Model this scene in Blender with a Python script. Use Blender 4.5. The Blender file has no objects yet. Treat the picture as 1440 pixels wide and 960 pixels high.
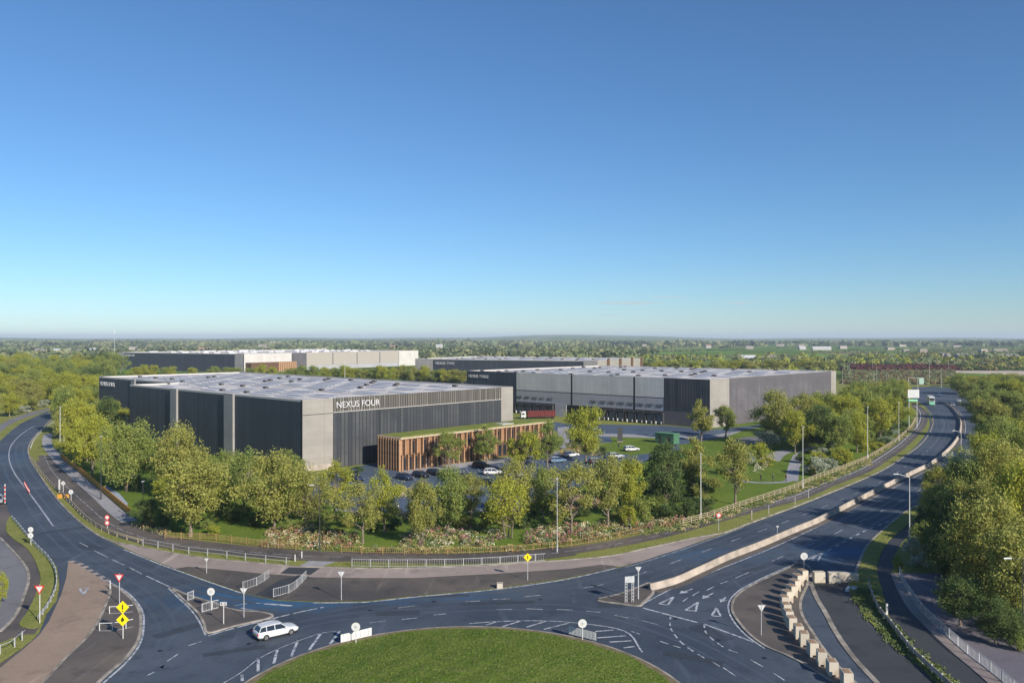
import bpy, bmesh, math, random
from mathutils import Vector, Matrix
from mathutils.geometry import tessellate_polygon
import numpy as np
S = bpy.context.scene
C = S.collection
R = math.radians
# ------------------------------------------------------------ camera, sky, sun, exposure
H = 32.0; F = 1150.0; CX = 720.0; HY = 474.5
cam = bpy.data.objects.new('camera', bpy.data.cameras.new('camera')); C.objects.link(cam)
cam.location = (0, 0, H); cam.rotation_euler = (R(90), 0, 0)
cam.data.lens = F / 1440 * 36; cam.data.sensor_width = 36; cam.data.shift_y = -(480 - HY) / 1440
cam.data.clip_start = 0.5; cam.data.clip_end = 60000
S.camera = cam
SUN_EL = 27.0
sd = Vector((0.65, -0.76)).normalized()
SUN = Vector((sd.x * math.cos(R(SUN_EL)), sd.y * math.cos(R(SUN_EL)), math.sin(R(SUN_EL))))
w = bpy.data.worlds.new('World'); S.world = w; w.use_nodes = True
nt = w.node_tree; bg = nt.nodes['Background']
sky = nt.nodes.new('ShaderNodeTexSky'); sky.sky_type = 'NISHITA'; sky.sun_disc = False
sky.sun_elevation = R(SUN_EL); sky.sun_rotation = math.atan2(sd.x, sd.y)
sky.air_density = 0.95; sky.dust_density = 0.08; sky.ozone_density = 8.0; sky.altitude = 0
tint = nt.nodes.new('ShaderNodeMix'); tint.data_type = 'RGBA'; tint.blend_type = 'MULTIPLY'; tint.inputs[0].default_value = 1.0
tint.inputs[7].default_value = (.82, .86, .84, 1); nt.links.new(sky.outputs[0], tint.inputs[6])
nt.links.new(tint.outputs[2], bg.inputs[0]); bg.inputs[1].default_value = 0.108
sun = bpy.data.objects.new('sun', bpy.data.lights.new('sun', 'SUN')); C.objects.link(sun)
sun.data.energy = 5.0; sun.data.angle = R(0.5); sun.data.color = (1.0, 0.92, 0.79)
sun.rotation_euler = SUN.to_track_quat('Z', 'Y').to_euler()
S.view_settings.view_transform = 'Standard'; S.view_settings.look = 'None'
S.view_settings.exposure = 0.45; S.view_settings.gamma = 1.0
S.cycles.max_bounces = 5; S.cycles.diffuse_bounces = 2; S.cycles.glossy_bounces = 2
S.cycles.transmission_bounces = 3; S.cycles.transparent_max_bounces = 6; S.cycles.volume_bounces = 0
rnd = random.Random(7)

# ------------------------------------------------------------ helpers
def P(x, y, z=0.0):
    Y = F * (H - z) / (y - HY)
    return Vector(((x - CX) / F * Y, Y, z))
def PY(x, Y, z=0.0): return Vector(((x - CX) / F * Y, Y, z))
def px(pts, z=0.0): return [P(a, b, 0).to_2d() for a, b in pts]
def smooth(pts, n=6, closed=False):
    out = []; N = len(pts)
    rng = range(N) if closed else range(N - 1)
    for i in rng:
        if closed: p0, p1, p2, p3 = pts[i - 1], pts[i], pts[(i + 1) % N], pts[(i + 2) % N]
        else:
            p1, p2 = pts[i], pts[i + 1]
            p0 = pts[i - 1] if i > 0 else p1 * 2 - p2
            p3 = pts[i + 2] if i + 2 < N else p2 * 2 - p1
        d1 = max((p1 - p0).length, 1e-4) ** .5; d2 = max((p2 - p1).length, 1e-4) ** .5; d3 = max((p3 - p2).length, 1e-4) ** .5
        for k in range(n):
            t = d1 + d2 * k / n
            A1 = p0 * ((d1 - t) / d1) + p1 * (t / d1)
            A2 = p1 * ((d1 + d2 - t) / d2) + p2 * ((t - d1) / d2)
            A3 = p2 * ((d1 + d2 + d3 - t) / d3) + p3 * ((t - d1 - d2) / d3)
            B1 = A1 * ((d1 + d2 - t) / (d1 + d2)) + A2 * (t / (d1 + d2))
            B2 = A2 * ((d1 + d2 + d3 - t) / (d2 + d3)) + A3 * ((t - d1) / (d2 + d3))
            out.append(B1 * ((d1 + d2 - t) / d2) + B2 * ((t - d1) / d2))
    if not closed: out.append(pts[-1].copy())
    return out
def resample(pl, step):
    out = [pl[0].copy()]; acc = 0.0; need = step
    for a, b in zip(pl, pl[1:]):
        L = (b - a).length
        while acc + L >= need:
            out.append(a.lerp(b, (need - acc) / L)); need += step
        acc += L
    return out
def plen(pl): return sum((b - a).length for a, b in zip(pl, pl[1:]))
def sub(pl, s0, s1):
    out = []; acc = 0
    for a, b in zip(pl, pl[1:]):
        L = (b - a).length
        if L < 1e-6: continue
        if acc + L > s0 and acc < s1:
            if not out: out.append(a.lerp(b, max(0, (s0 - acc) / L)))
            out.append(a.lerp(b, min(1, (s1 - acc) / L)))
        acc += L
    return out
def offset(pl, d):
    out = []
    for i, p in enumerate(pl):
        a = pl[max(i - 1, 0)]; b = pl[min(i + 1, len(pl) - 1)]
        t = (b - a); t = t.normalized() if t.length > 1e-6 else Vector((1, 0))
        out.append(p + Vector((-t.y, t.x)) * d)
    return out

class MB:
    def __init__(s): s.v = []; s.f = []; s.u = []; s.m = []
    def face(s, pts, mi=0, uv=None):
        n = len(s.v); s.v += [tuple(p) for p in pts]; s.f.append(tuple(range(n, n + len(pts))))
        s.u.append(uv or [(p[0], p[1]) for p in pts]); s.m.append(mi); return s
    def hexa(s, b, t, mi=0):
        s.face([t[0], t[1], t[2], t[3]], mi); s.face([b[3], b[2], b[1], b[0]], mi)
        acc = 0
        for i in range(4):
            j = (i + 1) % 4; L = (Vector(b[j]) - Vector(b[i])).length
            s.face([b[i], b[j], t[j], t[i]], mi, [(acc, b[i][2]), (acc + L, b[j][2]), (acc + L, t[j][2]), (acc, t[i][2])]); acc += L
        return s
    def box(s, c, d, rz=0, mi=0, taper=1.0):
        cs, sn = math.cos(rz), math.sin(rz); x, y, z = d[0] / 2, d[1] / 2, d[2] / 2
        def q(a, b, e): return (c[0] + a * cs - b * sn, c[1] + a * sn + b * cs, c[2] + e)
        return s.hexa([q(-x, -y, -z), q(x, -y, -z), q(x, y, -z), q(-x, y, -z)],
                      [q(-x * taper, -y * taper, z), q(x * taper, -y * taper, z), q(x * taper, y * taper, z), q(-x * taper, y * taper, z)], mi)
    def tube(s, a, b, r0, r1=None, n=6, mi=0, caps=True):
        r1 = r0 if r1 is None else r1
        a, b = Vector(a), Vector(b); d = (b - a).normalized()
        u = d.orthogonal().normalized(); v = d.cross(u)
        A = [a + (u * math.cos(2 * math.pi * k / n) + v * math.sin(2 * math.pi * k / n)) * r0 for k in range(n)]
        B = [b + (u * math.cos(2 * math.pi * k / n) + v * math.sin(2 * math.pi * k / n)) * r1 for k in range(n)]
        for k in range(n): s.face([A[k], A[(k + 1) % n], B[(k + 1) % n], B[k]], mi)
        if caps: s.face(A[::-1], mi); s.face(B, mi)
        return s
    def prism(s, poly, z0, z1, mi=0, side=None, top=True):
        side = mi if side is None else side
        P3 = [Vector((p[0], p[1], z1)) for p in poly]
        area = sum(poly[i][0] * poly[(i + 1) % len(poly)][1] - poly[(i + 1) % len(poly)][0] * poly[i][1] for i in range(len(poly)))
        if top:
            for t in tessellate_polygon([P3]):
                q = [P3[k] for k in t]
                if (q[1] - q[0]).cross(q[2] - q[0]).z < 0: q = q[::-1]
                s.face(q, mi)
        if z0 is not None:
            pl = poly if area > 0 else poly[::-1]; acc = 0
            for i in range(len(pl)):
                a, b = pl[i], pl[(i + 1) % len(pl)]; L = math.hypot(b[0] - a[0], b[1] - a[1])
                s.face([(a[0], a[1], z0), (b[0], b[1], z0), (b[0], b[1], z1), (a[0], a[1], z1)], side, [(acc, z0), (acc + L, z0), (acc + L, z1), (acc, z1)]); acc += L
        return s
    def ribbon(s, pl, w, z1, z0=None, mi=0):
        L = offset(pl, w / 2); Rr = offset(pl, -w / 2); acc = 0
        for i in range(len(pl) - 1):
            d = (pl[i + 1] - pl[i]).length
            a, b, c, e = L[i], Rr[i], Rr[i + 1], L[i + 1]
            s.face([(b.x, b.y, z1), (c.x, c.y, z1), (e.x, e.y, z1), (a.x, a.y, z1)], mi, [(acc, 0), (acc + d, 0), (acc + d, w), (acc, w)])
            if z0 is not None:
                s.face([(a.x, a.y, z0), (a.x, a.y, z1), (e.x, e.y, z1), (e.x, e.y, z0)], mi, [(acc, z0), (acc, z1), (acc + d, z1), (acc + d, z0)])
                s.face([(b.x, b.y, z0), (c.x, c.y, z0), (c.x, c.y, z1), (b.x, b.y, z1)], mi, [(acc, z0), (acc + d, z0), (acc + d, z1), (acc, z1)])
            acc += d
        if z0 is not None:
            for i in (0, -1):
                a, b = L[i], Rr[i]; s.face([(a.x, a.y, z0), (b.x, b.y, z0), (b.x, b.y, z1), (a.x, a.y, z1)], mi)
        return s
    def dash(s, pl, w, on, off, z, ph=0):
        T = plen(pl); p = ph
        while p < T:
            q = sub(pl, p, min(T, p + on))
            if len(q) > 1: s.ribbon(q, w, z)
            p += on + off
        return s
    def build(s, name, mat, parent=None, smooth_=False, loc=None, mesh_only=False):
        me = bpy.data.meshes.new(name); me.from_pydata(s.v, [], s.f)
        mats = mat if isinstance(mat, (list, tuple)) else [mat]
        for m in mats: me.materials.append(m)
        if len(mats) > 1: me.polygons.foreach_set('material_index', s.m)
        uv = me.uv_layers.new(name='UVMap'); uv.data.foreach_set('uv', [c for f in s.u for p in f for c in p])
        if smooth_: me.polygons.foreach_set('use_smooth', [True] * len(s.f))
        me.update()
        if mesh_only: return me
        o = bpy.data.objects.new(name, me); C.objects.link(o)
        if parent: o.parent = parent
        if loc: o.location = loc
        return o
def part(name, me, parent, loc=(0, 0, 0), rz=0):
    o = bpy.data.objects.new(name, me); C.objects.link(o); o.parent = parent; o.location = loc; o.rotation_euler = (0, 0, rz); return o
def thing(name, label, cat, loc=(0, 0, 0), rz=0, group=None, scale=None):
    o = bpy.data.objects.new(name, None); C.objects.link(o); o.location = loc; o.rotation_euler = (0, 0, rz)
    o.empty_display_size = .3
    tag(o, label, cat, group)
    if scale: o.scale = scale
    return o
def tag(o, label, cat, group=None):
    o['label'] = label; o['category'] = cat
    if group: o['group'] = group
    return o
def struct(o, kind='structure'): o['kind'] = kind; return o
def copy_tree(o, parent=None):
    c = o.copy(); C.objects.link(c)
    if parent: c.parent = parent
    for ch in o.children: copy_tree(ch, c)
    return c

# ------------------------------------------------------------ materials
def mat(name, col, rough=.8, col2=None, scale=1.0, detail=4, metal=0, bump=0, bscale=None, coord='Object', spec=.3, lo=.35, hi=.65):
    m = bpy.data.materials.new(name); m.use_nodes = True; n = m.node_tree; b = n.nodes['Principled BSDF']
    b.inputs['Base Color'].default_value = (*col, 1); b.inputs['Roughness'].default_value = rough
    b.inputs['Metallic'].default_value = metal; b.inputs['Specular IOR Level'].default_value = spec
    tc = n.nodes.new('ShaderNodeNewGeometry') if coord == 'World' else n.nodes.new('ShaderNodeTexCoord')
    out = tc.outputs['Position'] if coord == 'World' else tc.outputs[coord]
    if col2:
        t = n.nodes.new('ShaderNodeTexNoise'); t.inputs['Scale'].default_value = scale; t.inputs['Detail'].default_value = detail
        n.links.new(out, t.inputs['Vector'])
        r = n.nodes.new('ShaderNodeValToRGB'); r.color_ramp.elements[0].color = (*col, 1); r.color_ramp.elements[1].color = (*col2, 1)
        r.color_ramp.elements[0].position = lo; r.color_ramp.elements[1].position = hi
        n.links.new(t.outputs['Fac'], r.inputs['Fac']); n.links.new(r.outputs[0], b.inputs['Base Color'])
    if bump:
        t2 = n.nodes.new('ShaderNodeTexNoise'); t2.inputs['Scale'].default_value = bscale or scale * 8; t2.inputs['Detail'].default_value = 4
        n.links.new(out, t2.inputs['Vector']); bp = n.nodes.new('ShaderNodeBump'); bp.inputs['Strength'].default_value = bump; bp.inputs['Distance'].default_value = .05
        n.links.new(t2.outputs['Fac'], bp.inputs['Height']); n.links.new(bp.outputs[0], b.inputs['Normal'])
    return m
def mixc(n, a, b, fac, mode='MIX'):
    x = n.nodes.new('ShaderNodeMix'); x.data_type = 'RGBA'; x.blend_type = mode; x.clamp_factor = True
    for k, sck in ((a, 6), (b, 7)):
        if isinstance(k, tuple): x.inputs[sck].default_value = (*k, 1)
        else: n.links.new(k, x.inputs[sck])
    if isinstance(fac, float): x.inputs[0].default_value = fac
    else: n.links.new(fac, x.inputs[0])
    return x.outputs[2]
def noise(n, vec, scale, detail=4, lo=.4, hi=.6, rough=.6):
    t = n.nodes.new('ShaderNodeTexNoise'); t.inputs['Scale'].default_value = scale; t.inputs['Detail'].default_value = detail; t.inputs['Roughness'].default_value = rough
    n.links.new(vec, t.inputs['Vector'])
    r = n.nodes.new('ShaderNodeMapRange'); r.inputs[1].default_value = lo; r.inputs[2].default_value = hi
    n.links.new(t.outputs['Fac'], r.inputs[0]); return r.outputs[0]
def geo(n): return n.nodes.new('ShaderNodeNewGeometry').outputs['Position']

def asphalt_mat(name, base, light, blue_tints=(), rough=.75, tint_col=(.02, .10, .22)):
    m = bpy.data.materials.new(name); m.use_nodes = True; n = m.node_tree; b = n.nodes['Principled BSDF']
    g = geo(n)
    c = mixc(n, base, light, noise(n, g, .045, 5, .38, .66))
    c = mixc(n, c, tuple(x * .72 for x in base), noise(n, g, .35, 6, .52, .75))
    mp = n.nodes.new('ShaderNodeMapping'); mp.inputs['Scale'].default_value = (.9, .12, 1); mp.inputs['Rotation'].default_value = (0, 0, R(-40))
    n.links.new(g, mp.inputs[0])
    c = mixc(n, c, tuple(min(1, x * 1.5) for x in light), noise(n, mp.outputs[0], .5, 5, .6, .8))
    c = mixc(n, c, tuple(min(1, x * 1.35) for x in light), noise(n, g, 9, 2, .5, .9))
    for (sx, sy, rx, ry, amt) in blue_tints:  # soft ellipses that paint blue sheen and shade into the base colour
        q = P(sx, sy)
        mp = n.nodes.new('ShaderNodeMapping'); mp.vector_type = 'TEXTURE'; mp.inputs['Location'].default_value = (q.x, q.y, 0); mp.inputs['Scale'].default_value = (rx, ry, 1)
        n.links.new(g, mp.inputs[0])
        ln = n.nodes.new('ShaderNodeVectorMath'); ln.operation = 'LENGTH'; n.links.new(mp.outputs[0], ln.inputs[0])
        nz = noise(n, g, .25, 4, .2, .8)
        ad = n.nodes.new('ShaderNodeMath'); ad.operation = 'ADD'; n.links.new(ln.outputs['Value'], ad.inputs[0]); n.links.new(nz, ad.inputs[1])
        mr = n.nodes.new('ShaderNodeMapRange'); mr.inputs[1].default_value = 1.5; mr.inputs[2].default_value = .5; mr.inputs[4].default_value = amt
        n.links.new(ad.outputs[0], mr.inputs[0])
        c = mixc(n, c, tint_col, mr.outputs[0])
    n.links.new(c, b.inputs['Base Color']); b.inputs['Roughness'].default_value = rough; b.inputs['Specular IOR Level'].default_value = .45
    t2 = n.nodes.new('ShaderNodeTexNoise'); t2.inputs['Scale'].default_value = 6; n.links.new(g, t2.inputs['Vector'])
    bp = n.nodes.new('ShaderNodeBump'); bp.inputs['Strength'].default_value = .25; bp.inputs['Distance'].default_value = .03
    n.links.new(t2.outputs['Fac'], bp.inputs['Height']); n.links.new(bp.outputs[0], b.inputs['Normal'])
    return m
def grass_mat(name, a, b_, c_, s1=.08, s2=1.2):
    m = bpy.data.materials.new(name); m.use_nodes = True; n = m.node_tree; b = n.nodes['Principled BSDF']
    g = geo(n)
    c = mixc(n, a, b_, noise(n, g, s1, 5, .35, .65))
    c = mixc(n, c, c_, noise(n, g, s2, 5, .45, .75))
    c = mixc(n, c, tuple(x * .45 for x in a), noise(n, g, 5.5, 3, .5, .8))
    n.links.new(c, b.inputs['Base Color']); b.inputs['Roughness'].default_value = .95; b.inputs['Specular IOR Level'].default_value = .1
    t2 = n.nodes.new('ShaderNodeTexNoise'); t2.inputs['Scale'].default_value = 3.5; t2.inputs['Detail'].default_value = 6; n.links.new(g, t2.inputs['Vector'])
    bp = n.nodes.new('ShaderNodeBump'); bp.inputs['Strength'].default_value = .8; bp.inputs['Distance'].default_value = .25
    n.links.new(t2.outputs['Fac'], bp.inputs['Height']); n.links.new(bp.outputs[0], b.inputs['Normal'])
    return m
M = {}
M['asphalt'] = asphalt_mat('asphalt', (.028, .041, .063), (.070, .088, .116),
    [(430, 842, 12, 5, .85), (560, 838, 16, 3.5, .6), (1185, 775, 10, 7, .75), (40, 640, 12, 25, .25), (310, 838, 10, 6, .5), (1000, 780, 16, 6, .35)])  # bluish surfacing, sheen and shade on the road, all put into its colour
M['asphalt_brown'] = asphalt_mat('worn brown asphalt', (.055, .050, .050), (.14, .115, .095))
M['asphalt_dark'] = asphalt_mat('dark asphalt', (.030, .033, .040), (.050, .052, .058))
M['track'] = asphalt_mat('polished wheel track', (.050, .064, .088), (.070, .086, .110), rough=.6)
M['patch'] = asphalt_mat('tarmac repair', (.030, .038, .052), (.042, .052, .070))
M['asphalt_blue'] = asphalt_mat('car park asphalt', (.050, .075, .115), (.070, .100, .150))
M['tan'] = asphalt_mat('tan surfacing', (.23, .165, .12), (.32, .24, .18), tint_col=(0, 0, 0))
M['pink'] = asphalt_mat('pinkish grey paving', (.24, .195, .175), (.34, .28, .25), rough=.85)
M['grey_road'] = asphalt_mat('pale grey asphalt', (.14, .135, .145), (.19, .185, .195))
M['path'] = asphalt_mat('light paving', (.24, .24, .26), (.34, .33, .34))
M['concrete'] = mat('concrete', (.27, .235, .20), .9, (.43, .37, .315), .5, bump=.2, coord='World')
M['kerb'] = mat('kerb concrete', (.17, .155, .135), .9, (.38, .34, .29), .6, coord='World')
M['block'] = mat('block concrete', (.50, .45, .37), .9, (.34, .26, .19), .9, lo=.5, hi=.75, bump=.2)
M['paint'] = mat('road paint', (.46, .48, .52), .7, (.17, .19, .23), 1.6, coord='World', lo=.42, hi=.62)
M['lawn'] = grass_mat('lawn', (.085, .15, .018), (.14, .20, .03), (.17, .21, .04))
M['verge'] = grass_mat('verge grass', (.16, .19, .04), (.24, .25, .07), (.30, .27, .10), .15, 2)
M['rgrass'] = grass_mat('roundabout grass', (.085, .14, .018), (.13, .175, .03), (.18, .20, .055), .22, 1.3)
M['white'] = mat('white paint', (.56, .56, .55), .5)
M['steel'] = mat('galvanised steel', (.55, .56, .57), .45, (.42, .43, .45), 3, metal=.3)
M['darkmetal'] = mat('dark metal', (.05, .05, .055), .5)
M['timber'] = mat('timber fence', (.24, .15, .065), .85, (.36, .25, .11), 1.5)
M['orange'] = mat('orange boards', (.50, .22, .03), .8, (.62, .32, .06), 2)
M['cream'] = mat('pale timber', (.50, .42, .30), .85, (.36, .29, .19), 2)
M['red'] = mat('red paint', (.55, .03, .02), .4)
M['yellow'] = mat('yellow sign', (.85, .62, .01), .45)
M['black'] = mat('black', (.012, .012, .014), .5)
M['glass'] = mat('dark glass', (.015, .02, .028), .08, spec=.8)
M['bark'] = mat('bark', (.13, .10, .075), .95, (.24, .20, .155), 3, bump=.4)
M['rubber'] = mat('rubber', (.02, .02, .02), .9)

# ground mosaic of fields
def fields_mat():
    m = bpy.data.materials.new('fields'); m.use_nodes = True; n = m.node_tree; b = n.nodes['Principled BSDF']; g = geo(n)
    mp = n.nodes.new('ShaderNodeMapping'); mp.inputs['Rotation'].default_value = (0, 0, .3); mp.inputs['Scale'].default_value = (.0042, .0016, .0); n.links.new(g, mp.inputs[0])
    v = n.nodes.new('ShaderNodeTexVoronoi'); v.inputs['Scale'].default_value = 1.0; v.distance = 'MANHATTAN'; n.links.new(mp.outputs[0], v.inputs['Vector'])
    r = n.nodes.new('ShaderNodeValToRGB'); cr = r.color_ramp; cr.interpolation = 'CONSTANT'
    cols = [(0, (.13, .22, .05)), (.25, (.17, .25, .07)), (.42, (.24, .27, .10)), (.58, (.11, .18, .05)), (.72, (.14, .26, .05)), (.88, (.30, .26, .15))]
    cr.elements[0].color = (*cols[0][1], 1); cr.elements[1].position = cols[1][0]; cr.elements[1].color = (*cols[1][1], 1)
    for p_, c_ in cols[2:]: e = cr.elements.new(p_); e.color = (*c_, 1)
    sp = n.nodes.new('ShaderNodeSeparateColor'); n.links.new(v.outputs['Color'], sp.inputs[0]); n.links.new(sp.outputs[0], r.inputs[0])
    c = mixc(n, r.outputs[0], (.06, .09, .025), noise(n, g, .02, 6, .45, .8))
    c = mixc(n, c, (.035, .055, .018), noise(n, g, .006, 6, .5, .6))
    n.links.new(c, b.inputs['Base Color']); b.inputs['Roughness'].default_value = 1; b.inputs['Specular IOR Level'].default_value = 0
    return m
M['fields'] = fields_mat()

def leaf_mat(name, cols, trans=.4):
    m = bpy.data.materials.new(name); m.use_nodes = True; n = m.node_tree; b = n.nodes['Principled BSDF']
    oi = n.nodes.new('ShaderNodeObjectInfo'); tc = n.nodes.new('ShaderNodeTexCoord')
    c = mixc(n, cols[0], cols[1], oi.outputs['Random'])
    c = mixc(n, c, cols[2], noise(n, tc.outputs['Object'], .55, 3, .45, .65))
    c = mixc(n, c, tuple(x * .6 for x in cols[0]), noise(n, tc.outputs['Object'], 6, 2, .45, .75))
    n.links.new(c, b.inputs['Base Color']); b.inputs['Roughness'].default_value = .65; b.inputs['Specular IOR Level'].default_value = .15
    tr = n.nodes.new('ShaderNodeBsdfTranslucent'); n.links.new(c, tr.inputs[0])
    mx = n.nodes.new('ShaderNodeMixShader'); mx.inputs[0].default_value = trans
    n.links.new(b.outputs[0], mx.inputs[1]); n.links.new(tr.outputs[0], mx.inputs[2]); n.links.new(mx.outputs[0], n.nodes['Material Output'].inputs[0])
    return m
LF = {
 'olive': leaf_mat('olive leaves', ((.29, .31, .085), (.38, .385, .10), (.48, .455, .12))),
 'yellow': leaf_mat('yellow green leaves', ((.40, .42, .06), (.48, .47, .07), (.34, .38, .07))),
 'green': leaf_mat('green leaves', ((.24, .31, .085), (.31, .36, .09), (.40, .41, .11))),
 'dark': leaf_mat('dark green leaves', ((.10, .16, .055), (.14, .20, .065), (.20, .24, .08))),
 'pale': leaf_mat('pale grey green leaves', ((.36, .41, .27), (.46, .50, .36), (.74, .75, .68))),
}

# ------------------------------------------------------------ sheets of the ground
def sheet(name, pts, z, m, sm=True, closed_sm=None, edge=None):
    pl = px(pts)
    if sm: pl = smooth(pl, 5, True)
    o = MB().prism(pl, None, z).build(name, m); return struct(o)
def slab(name, pts, m, z=.12, kerb=True):
    pl = smooth(px(pts), 5, True)
    o = struct(MB().prism(pl, 0, z).build(name, m))
    if kerb:
        k = MB().ribbon(pl + [pl[0], pl[1]], .3, z + .012, 0).build('kerb', M['kerb']); struct(k)
    return o
# terrain to the horizon with low hills far off
g = MB(); N = 90
rr = [0, 60, 150, 300, 600, 1000, 1600, 2500, 4000, 5500, 7000, 8500, 10000, 12000, 14500, 17000, 20000]
def hz(a, r):
    if r < 5000: return 0
    k = min(1, (r - 5000) / 7000)
    h = 26 + 14 * math.sin(a * 7 + 1.3) + 9 * math.sin(a * 17 + .4) + 5 * math.sin(a * 41)
    h += 26 * math.exp(-((a - .10) / .10) ** 2) + 16 * math.exp(-((a + .52) / .09) ** 2) + 10 * math.exp(-((a - .5) / .12) ** 2)
    return max(0, h) * k
pts = {}
for j, r_ in enumerate(rr):
    for i in range(N + 1):
        a = -math.pi + 2 * math.pi * i / N if False else -1.1 + 2.2 * i / N
        pts[i, j] = (r_ * math.sin(a), r_ * math.cos(a) - 60, hz(a, r_))
for j in range(len(rr) - 1):
    for i in range(N):
        if j == 0: g.face([pts[i, 1], pts[i + 1, 1], pts[0, 0]][::-1])
        else: g.face([pts[i, j + 1], pts[i + 1, j + 1], pts[i + 1, j], pts[i, j]][::-1])
struct(g.build('ground', M['fields'], smooth_=True))
back = MB().prism([(-400, -60), (-400, -300), (400, -300), (400, -60)], None, -.02).build('ground_behind', M['lawn']); struct(back)

sheet('lawn', [(-260, 1010), (-400, 640), (-140, 560), (120, 535), (480, 540), (900, 545), (1180, 535), (1270, 538), (1500, 540), (1800, 640), (1700, 1010)], .01, M['verge'], sm=False)
# park lawn, mown and greener
sheet('park_lawn', [(88, 640), (110, 655), (150, 690), (186, 724), (215, 748), (262, 756), (340, 762), (400, 771), (505, 775), (630, 776), (753, 771), (840, 760), (900, 748), (970, 731), (1034, 712), (1073, 700), (1112, 687), (1146, 671), (1177, 660), (1219, 643), (1260, 618), (1280, 600), (1285, 580), (1200, 575), (1040, 590), (940, 600), (790, 640), (700, 660), (460, 690), (425, 664), (180, 600), (110, 600), (92, 615)], .018, M['lawn'], sm=False)

main_out = [(110, 566), (78, 575), (62, 580), (46, 587), (28, 596), (14, 607), (0, 620), (-22, 645), (-28, 668), (-16, 690), (8, 708), (16, 727),
 (39, 752), (56, 769), (71, 784), (80, 797), (84, 821), (80, 844), (66, 863), (55, 890), (0, 940), (-60, 985), (-60, 1100), (1500, 1100), (1388, 985), (1325, 965),
 (1319, 960), (1300, 944), (1269, 917), (1242, 893), (1218, 870), (1203, 845), (1190, 826), (1196, 812), (1205, 802), (1210, 787), (1220, 767), (1240, 747), (1273, 720), (1297, 707), (1350, 670), (1383, 632), (1396, 605),
 (1390, 582), (1372, 566), (1350, 552), (1340, 545), (1310, 543.5), (1272, 545), (1276, 556), (1292, 565), (1304, 574), (1311, 584), (1313, 595), (1306, 612), (1292, 628), (1266, 647), (1240, 663), (1197, 682), (1120, 713),
 (1046, 740), (1018, 751), (980, 764), (953, 774), (930, 781), (907, 789), (870, 798), (838, 806), (800, 813), (697, 828), (580, 839), (513, 846), (452, 847), (386, 844), (362, 838),
 (339, 833), (310, 823), (287, 815), (260, 805), (226, 793), (200, 783), (174, 771), (146, 757), (125, 744), (111, 733), (97, 720), (83, 705), (69, 687),
 (53, 663), (44, 649), (40, 638), (40, 630), (44, 620), (53, 609), (62, 600), (78, 586), (110, 574)]
sheet('worn_tarmac', [(-120, 690), (8, 706), (16, 727), (39, 752), (71, 784), (85, 821), (66, 863), (48, 893), (0, 942), (-120, 985)], .022, M['asphalt_brown'], sm=False)
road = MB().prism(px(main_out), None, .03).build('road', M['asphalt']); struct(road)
# far cross road and beige ground right
sheet('far_road', [(1335, 521.5), (1345, 521), (1500, 521.5), (1500, 526), (1420, 526.5), (1345, 524)], .02, mat('beige ground', (.42, .34, .27), .9, (.5, .42, .34), .05, coord='World'), sm=False)
M['maroon'] = mat('maroon heather', (.11, .030, .032), .95, (.09, .045, .035), .06, coord='World')
sheet('maroon_field', [(1180, 514.5), (1240, 513), (1300, 513), (1335, 516), (1345, 521), (1300, 520), (1220, 520.5), (1183, 520)], .02, M['maroon'])
sheet('scrub_field', [(1185, 521), (1220, 521), (1300, 521), (1345, 524), (1352, 534), (1340, 541), (1275, 541), (1230, 541), (1190, 541)], .02, mat('brown scrub', (.18, .14, .06), .95, (.10, .10, .04), .08, coord='World', lo=.42, hi=.58), sm=False)

# pinkish strip along the north side and worn tarmac below it
sheet('worn_verge', [(246, 800), (264, 797), (310, 801), (371, 807), (441, 812), (513, 813), (580, 813), (697, 807), (800, 800), (846, 794), (870, 797), (838, 805), (800, 812), (697, 827), (580, 838), (513, 845), (452, 846), (386, 843), (339, 832), (310, 822), (287, 814), (260, 804)], .06, M['asphalt_brown'], sm=False)
sheet('paved_strip', [(148, 757), (167, 763), (200, 769), (257, 780), (302, 786), (348, 790), (421, 796.5), (452, 797), (513, 799), (580, 798.5), (680, 795), (747, 790.5), (800, 787), (861, 781), (907, 771), (953, 761), (984, 755), (1018, 749.5),
 (980, 763), (953, 773), (930, 780), (907, 788), (872, 797), (846, 794), (800, 800), (697, 807), (580, 813), (513, 813), (441, 812), (371, 807), (310, 801), (264, 797), (246, 800), (226, 792), (200, 782), (174, 770)], .075, M['pink'], sm=False)
sheet('crossing', [(394, 806.5), (406, 798), (450, 799), (437, 808.5)], .085, M['asphalt_dark'], sm=False)
sheet('crossing_path', [(360, 836), (395, 815), (420, 809), (437, 812), (410, 824), (388, 842)], .08, M['asphalt_dark'], sm=False)
sheet('footway_link', [(420, 796), (452, 796.5), (480, 787), (505, 783), (500, 777), (440, 786)], .035, M['path'], sm=False)

# cycle path north of the verge
cyc = smooth(px([(64, 640), (74, 660), (98, 686), (125, 710), (150, 731), (180, 747), (220, 759), (265, 766), (320, 772), (400, 779), (460, 782), (510, 782.5), (613, 785), (700, 783.5), (760, 779), (860, 765), (927, 751.5), (993, 733.5), (1060, 715), (1120, 699), (1163, 681), (1213, 661.5), (1240, 645), (1266, 627), (1288, 606), (1297, 592), (1296, 578), (1286, 569)]), 6)
struct(MB().ribbon(cyc, 3.6, .04).build('cycle_path', M['asphalt_brown']))
struct(MB().ribbon(sub(cyc, plen(cyc) * .02, plen(cyc) * .36), 5.4, .036).build('footpath', M['asphalt_brown']))
cl = MB(); cl.dash(offset(cyc, -.3), .12, 3, 1, .05); cl.dash(offset(sub(cyc, plen(cyc) * .45, plen(cyc) * .99), .8), .35, 30, .2, .05)
fw = smooth(px([(68, 610), (66, 622), (78, 642), (96, 659), (119, 680), (141, 699), (164, 720), (182, 733)]), 6)
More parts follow.
